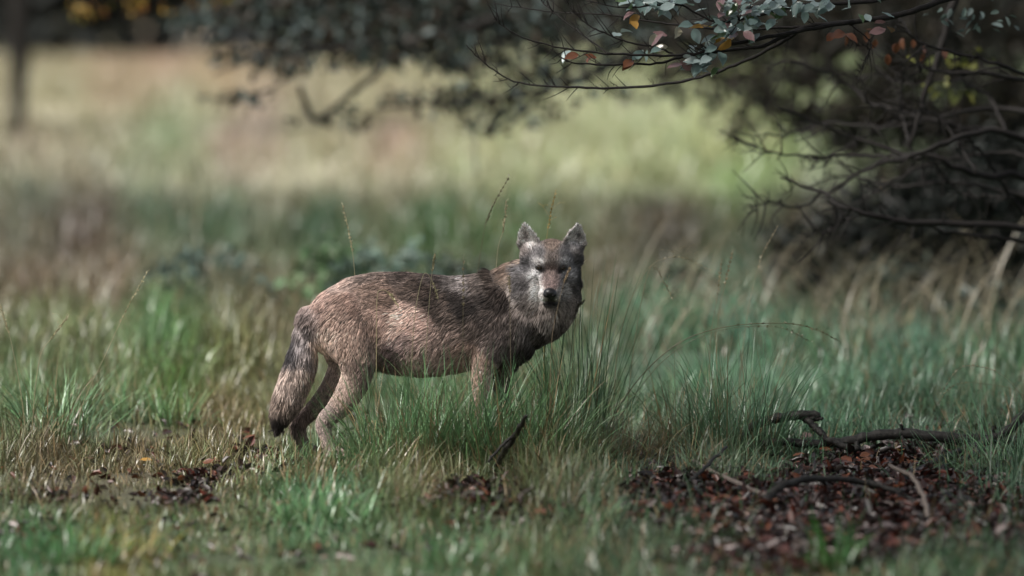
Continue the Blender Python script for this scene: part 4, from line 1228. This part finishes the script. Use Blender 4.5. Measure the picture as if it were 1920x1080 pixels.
def coat_colour(X_, N_):
    px, py = proj(X_[:, 0], X_[:, 1], X_[:, 2])
    r, u, f = head_coords(X_)
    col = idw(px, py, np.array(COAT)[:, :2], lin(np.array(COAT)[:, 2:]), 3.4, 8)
    fc = idw(px, py, np.array(FACE)[:, :2], lin(np.array(FACE)[:, 2:]), 2.6, 5)
    for bx, by, rx, ry, cc, s in BLOBS + BLOBS_LAST:
        k_ = (s * np.exp(-(((px - bx) / rx) ** 2 + ((py - by) / ry) ** 2) * 1.0))[:, None]
        fc = fc * (1 - k_) + lin(cc) * k_
    fm = head_mask(r, u, f)
    ear = sstep(.075, .095, u) * (px > 965) * sstep(.045, .06, np.abs(r))
    back = ear * (N_ @ HF < .3)
    fm = np.maximum(fm, ear)[:, None]
    col = col * (1 - fm) + fc * fm
    col = col * (1 - back[:, None]) + lin((98, 72, 56)) * back[:, None]
    # ear rims
    # the far legs take a darker brown, one for front and one for hind
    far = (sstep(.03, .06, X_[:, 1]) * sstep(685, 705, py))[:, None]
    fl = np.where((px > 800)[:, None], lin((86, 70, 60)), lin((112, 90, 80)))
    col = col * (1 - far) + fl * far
    lum = col @ np.array([.3, .5, .2])
    col = col * .5 + lum[:, None] * .5
    return col ** 1.28 * 2.05, fm[:, 0], ear


FLOW = [  # px, py, direction in the picture (right, up), length, lift, dark tips
    (600, 560, -.75, -.65, .034, .25, .35), (650, 530, -1, -.25, .034, .25, .5), (750, 518, -1, -.08, .042, .25, .75), (850, 520, -1, -.1, .045, .28, .7), (920, 510, -.95, -.25, .05, .3, .6), (960, 505, -.8, -.6, .05, .3, .35),
    (650, 580, -.8, -.6, .03, .2, .2), (640, 640, -.5, -.85, .026, .2, .1), (690, 640, -.4, -.9, .026, .2, .15), (650, 720, -.25, -1, .022, .24, .1), (610, 780, -.1, -1, .015, .22, .08), (615, 840, .1, -1, .012, .2, .0),
    (750, 560, -1, -.3, .036, .2, .4), (760, 610, -.85, -.5, .034, .2, .05), (780, 685, -.6, -.85, .042, .34, .15), (850, 560, -.95, -.35, .042, .25, .7), (860, 640, -.85, -.55, .034, .2, .2), (835, 690, -.6, -.85, .042, .34, .15),
    (930, 570, -.7, -.7, .046, .3, .5), (930, 640, -.5, -.9, .036, .25, .3), (990, 560, -.45, -.95, .05, .35, .35), (1000, 620, -.3, -1, .046, .35, .5), (1040, 600, .05, -1, .04, .35, .3), (1070, 570, .4, -.9, .04, .35, .2), (905, 690, -.2, -1, .02, .22, .1), (900, 780, -.1, -1, .014, .2, .05),
    (575, 610, -.45, -.95, .045, .34, .4), (565, 670, -.3, -1, .055, .42, .4), (545, 730, -.45, -.95, .06, .42, .4), (522, 790, -.3, -1, .05, .35, .9),
]
FLOW = np.array(FLOW)


def fur_fields(X_, N_):
    px, py = proj(X_[:, 0], X_[:, 1], X_[:, 2])
    F_ = idw(px, py, FLOW[:, :2], FLOW[:, 2:], 2.2, 12)
    d = np.stack([F_[:, 0], np.zeros(len(px)), F_[:, 1]], 1)
    L_, lift, dark = F_[:, 2].copy(), F_[:, 3].copy(), F_[:, 4].copy()
    # where the surface faces along the picture plane (chest, back) hair slides back over the flank
    d[:, 1] += .25 * np.sign(X_[:, 1]) * (N_[:, 2] > .6) * (px < 940)
    r, u, f = head_coords(X_)
    nose = H(0, -.05, .21)
    fd = X_ - nose
    fd = fd / (np.linalg.norm(fd, axis=1, keepdims=True) + 1e-6)
    fd = fd + HU[None, :] * .15
    ruff = sstep(.06, .1, np.abs(r)) * sstep(.01, -.04, u)
    fd = fd + (HR[None, :] * np.sign(r)[:, None] * .5 - np.array([0, 0, .8])) * ruff[:, None]
    fm = head_mask(r, u, f)
    ear = sstep(.07, .09, u) * (px > 965) * sstep(.045, .06, np.abs(r))
    fmx = np.maximum(fm, ear)[:, None]
    ed = HU[None, :] + HR[None, :] * np.sign(r)[:, None] * .25
    fd = fd * (1 - ear[:, None]) + ed * ear[:, None]
    d = d * (1 - fmx) + fd * fmx
    fl = .008 + .011 * sstep(.13, .02, f) + .028 * ruff * sstep(.03, -.04, f)
    eye = np.minimum(np.hypot(px - 1012, py - 502), np.hypot(px - 1054.5, py - 503))
    fl *= .5 + .5 * sstep(5, 18, eye)
    inner = ear * (N_ @ HF > .45)
    fl = fl * (1 - ear) + (.0055 + .009 * inner) * ear
    L_ = L_ * (1 - fmx[:, 0]) + fl * fmx[:, 0]
    lift = lift * (1 - fmx[:, 0]) + (.3 + .25 * sstep(.03, .1, f) + .1 * ruff) * fmx[:, 0]
    dark = dark * (1 - fmx[:, 0]) + .25 * fmx[:, 0]
    return d, L_, lift, dark, fmx[:, 0], eye, px, py


# material of skin and fur
m, n, l, out = new_mat('wolf_skin')
a = n.new('ShaderNodeAttribute'); a.attribute_name = 'tint'
pb = n.new('ShaderNodeBsdfPrincipled'); pb.inputs['Roughness'].default_value = .8
l.new(a.outputs['Color'], pb.inputs['Base Color']); l.new(pb.outputs[0], out.inputs[0])
M_SKIN = m
m, n, l, out = new_mat('wolf_fur')
a = n.new('ShaderNodeAttribute'); a.attribute_name = 'tint'
hb = n.new('ShaderNodeBsdfPrincipled')
hb.inputs['Specular IOR Level'].default_value = .25
hb.inputs['Roughness'].default_value = .55
l.new(a.outputs['Color'], hb.inputs['Base Color']); l.new(hb.outputs[0], out.inputs[0])
M_FUR = m

FURGAIN = 1.5
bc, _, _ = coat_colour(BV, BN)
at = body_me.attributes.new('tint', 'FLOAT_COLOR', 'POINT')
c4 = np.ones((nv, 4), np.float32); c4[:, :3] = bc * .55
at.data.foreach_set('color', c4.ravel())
body_me.materials.clear(); body_me.materials.append(M_SKIN)
body_me.polygons.foreach_set('use_smooth', np.ones(len(body_me.polygons), bool))
body = bpy.data.objects.new('body', body_me); link(body); local(body, WOLF)

# strands
body_me.calc_loop_triangles()
nt = len(body_me.loop_triangles)
TR = np.empty(nt * 3, np.int32); body_me.loop_triangles.foreach_get('vertices', TR); TR = TR.reshape(-1, 3)
A_, B_, C_ = BV[TR[:, 0]], BV[TR[:, 1]], BV[TR[:, 2]]
cen = (A_ + B_ + C_) / 3
area = np.linalg.norm(np.cross(B_ - A_, C_ - A_), axis=1) / 2
r_, u_, f_ = head_coords(cen)
cpx, cpy = proj(cen[:, 0], cen[:, 1], cen[:, 2])
dens = np.ones(nt)
dens = np.where((f_ > -.04) & (np.abs(r_) < .15) & (u_ > -.15), 4.0, dens)
dens = np.where((u_ > .08) & (cpx > 965), 4.0, dens)
dens = np.where((cpy > 700), 2.2, dens)
wgt = area * dens; wgt /= wgt.sum()
NS = 170000
ti = rng.choice(nt, NS, p=wgt)
b1 = rng.uniform(0, 1, NS); b2 = rng.uniform(0, 1, NS)
fl_ = b1 + b2 > 1; b1[fl_] = 1 - b1[fl_]; b2[fl_] = 1 - b2[fl_]
b0 = 1 - b1 - b2
R0 = A_[ti] * b0[:, None] + B_[ti] * b1[:, None] + C_[ti] * b2[:, None]
N0 = BN[TR[ti, 0]] * b0[:, None] + BN[TR[ti, 1]] * b1[:, None] + BN[TR[ti, 2]] * b2[:, None]
N0 /= np.linalg.norm(N0, axis=1, keepdims=True)
D, LEN, LIFT, DARKT, FM, EYE, spx, spy = fur_fields(R0, N0)
rr_, uu_, ff_ = head_coords(R0)
# none on the nose leather or over the eyes
keep = ~((ff_ > .186) & (uu_ > -.085) & (FM > .5)) & ~((EYE < 3.6) & (FM > .5))
keep &= rng.uniform(0, 1, NS) < np.where(EYE < 7, .5, 1)
R0, N0, D, LEN, LIFT, DARKT, FM, spx, spy = [q[keep] for q in (R0, N0, D, LEN, LIFT, DARKT, FM, spx, spy)]
NS = len(R0)
# tangent flow with gentle swirls
sw = (vnoise(spx * .035, spy * .035, 51) - .5) * .9 + (vnoise(spx * .12, spy * .12, 52) - .5) * .6
D = D + np.stack([-D[:, 2], np.zeros(NS), D[:, 0]], 1) * sw[:, None]
D = D + rng.normal(0, .2, (NS, 3))
D -= N0 * (D * N0).sum(1, keepdims=True)
D /= np.linalg.norm(D, axis=1, keepdims=True) + 1e-6
LEN = LEN * rng.uniform(.5, 1.2, NS) * np.where(FM > .5, 1, .82)
K = 5
S = np.linspace(0, 1, K)
PTS = np.zeros((NS, K, 3))
for i, s in enumerate(S):
    PTS[:, i] = R0 - N0 * .001 + LEN[:, None] * (D * s + N0 * (LIFT * (s - .45 * s * s))[:, None] * 1.3 + np.array([0, 0, -.12]) * s * s)
# clumping into locks
g_idx = rng.choice(NS, NS // 11, replace=False)
kd = kdtree.KDTree(len(g_idx))
for i, gi in enumerate(g_idx):
    kd.insert(R0[gi], i)
kd.balance()
near_g = np.array([kd.find(q)[1] for q in R0])
gi = g_idx[near_g]
clump = np.where(FM > .5, .25, .38)
for i, s in enumerate(S):
    tgt = PTS[gi, i]
    k_ = (clump * s ** 1.2)[:, None]
    off = tgt - PTS[:, i]
    d_ = np.linalg.norm(off, axis=1, keepdims=True)
    off = off * np.minimum(1, .014 / (d_ + 1e-6))
    PTS[:, i] += off * k_
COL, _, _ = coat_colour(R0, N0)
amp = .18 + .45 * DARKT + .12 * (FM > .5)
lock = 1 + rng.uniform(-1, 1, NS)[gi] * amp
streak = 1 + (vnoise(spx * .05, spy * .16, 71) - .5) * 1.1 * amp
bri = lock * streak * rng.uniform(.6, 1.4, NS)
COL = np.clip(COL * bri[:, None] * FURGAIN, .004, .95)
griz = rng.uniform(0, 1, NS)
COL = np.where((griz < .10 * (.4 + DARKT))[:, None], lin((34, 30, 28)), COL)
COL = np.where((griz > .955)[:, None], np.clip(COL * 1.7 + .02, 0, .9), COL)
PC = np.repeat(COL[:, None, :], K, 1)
dk = (rng.uniform(0, 1, NS) < DARKT * .8)
tipc = lin((36, 31, 28))
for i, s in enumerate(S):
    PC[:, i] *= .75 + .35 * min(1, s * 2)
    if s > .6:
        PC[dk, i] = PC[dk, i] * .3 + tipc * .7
RAD = (.0007 + .0005 * (LEN / .05))[:, None] * (1 - .75 * S ** 2)[None, :]
hc = bpy.data.hair_curves.new('fur')
hc.add_curves([K] * NS)
off0 = np.array(WOLF.location)
hc.attributes['position'].data.foreach_set('vector', (PTS - off0).astype(np.float32).ravel())
ra = hc.attributes.get('radius') or hc.attributes.new('radius', 'FLOAT', 'POINT')
ra.data.foreach_set('value', RAD.astype(np.float32).ravel())
ca_ = hc.attributes.new('tint', 'FLOAT_COLOR', 'POINT')
c4 = np.ones((NS, K, 4), np.float32); c4[..., :3] = PC
ca_.data.foreach_set('color', c4.ravel())
hc.materials.append(M_FUR)
fur = bpy.data.objects.new('fur', hc); link(fur, WOLF)

# nose leather, eyes, mouth
def shiny(name, col, rough):
    m, n, l, out = new_mat(name)
    pb = n.new('ShaderNodeBsdfPrincipled'); pb.inputs['Base Color'].default_value = (*col, 1); pb.inputs['Roughness'].default_value = rough
    nz = n.new('ShaderNodeTexNoise'); nz.inputs['Scale'].default_value = 400
    b = n.new('ShaderNodeBump'); b.inputs['Strength'].default_value = .25; b.inputs['Distance'].default_value = .001
    tcx = n.new('ShaderNodeTexCoord'); l.new(tcx.outputs['Object'], nz.inputs['Vector'])
    l.new(nz.outputs['Fac'], b.inputs['Height'])
    if rough > .2: l.new(b.outputs[0], pb.inputs['Normal'])
    l.new(pb.outputs[0], out.inputs[0]); return m

M_NOSE = shiny('nose_leather', (.012, .011, .012), .32)
M_NOSTRIL = shiny('nostril', (.002, .002, .002), .6)
nb = Lump()
nb.ball(H(0, -.050, .196), (.0255, .0175, .021), HAX, 12)
nb.ball(H(-.013, -.057, .199), (.015, .0145, .0165), HAX, 10)
nb.ball(H(.013, -.057, .199), (.015, .0145, .0165), HAX, 10)
nb.ball(H(0, -.068, .195), (.010, .012, .014), HAX, 10)
nose = nb.build('nose', M_NOSE); 
rm = nose.modifiers.new('r', 'REMESH'); rm.mode = 'VOXEL'; rm.voxel_size = .0022
sm = nose.modifiers.new('s', 'SMOOTH'); sm.iterations = 3
local(nose, WOLF)
for sg in (-1, 1):
    nb = Lump(); nb.ball(H(sg * .0125, -.0575, .2115), (.0052, .0045, .005), HAX, 8)
    local(nb.build('nostril', M_NOSTRIL), nose)
M_EYE = shiny('amber_iris', (.035, .02, .01), .08)
M_PUPIL = shiny('pupil', (.002, .002, .002), .08)
M_LID = shiny('eyelid', (.014, .011, .01), .45)
for (ex, ey) in ((1012, 502), (1054.5, 503)):
    # eyeball just under the surface of the face at that spot
    sel = np.argsort(np.hypot(*(np.array(proj(BV[:, 0], BV[:, 1], BV[:, 2])) - np.array([[ex], [ey]]))) + 400 * np.maximum(0, BV[:, 1] + .17))[:6]
    c = BV[sel].mean(0)
    e_c = c - HF * .0028
    nb = Lump(); nb.ball(e_c, (.0135, .0128, .0128), HAX, 12); eye = local(nb.build('eye', M_EYE), WOLF)
    nb = Lump(); nb.ball(e_c + HF * .0082 - HU * .001, (.0056, .0056, .0056), HAX, 8); local(nb.build('pupil', M_PUPIL), eye)
    for du, dv in ((.0082, 1), (-.0088, -1)):
        nb = Lump()
        th = np.linspace(-1.25, 1.25, 9)
        arc = np.array([e_c + HR * .0175 * math.sin(t_) + HU * (du * math.cos(t_) * .85 + .002 * math.sin(t_) * np.sign(ex - 1033)) + HF * (.0035 + .0068 * math.cos(t_)) for t_ in th])
        nb.loft3(arc, np.full(9, .0022), np.full(9, .003), 8, HU)
        local(nb.build('eyelid', M_LID), eye)
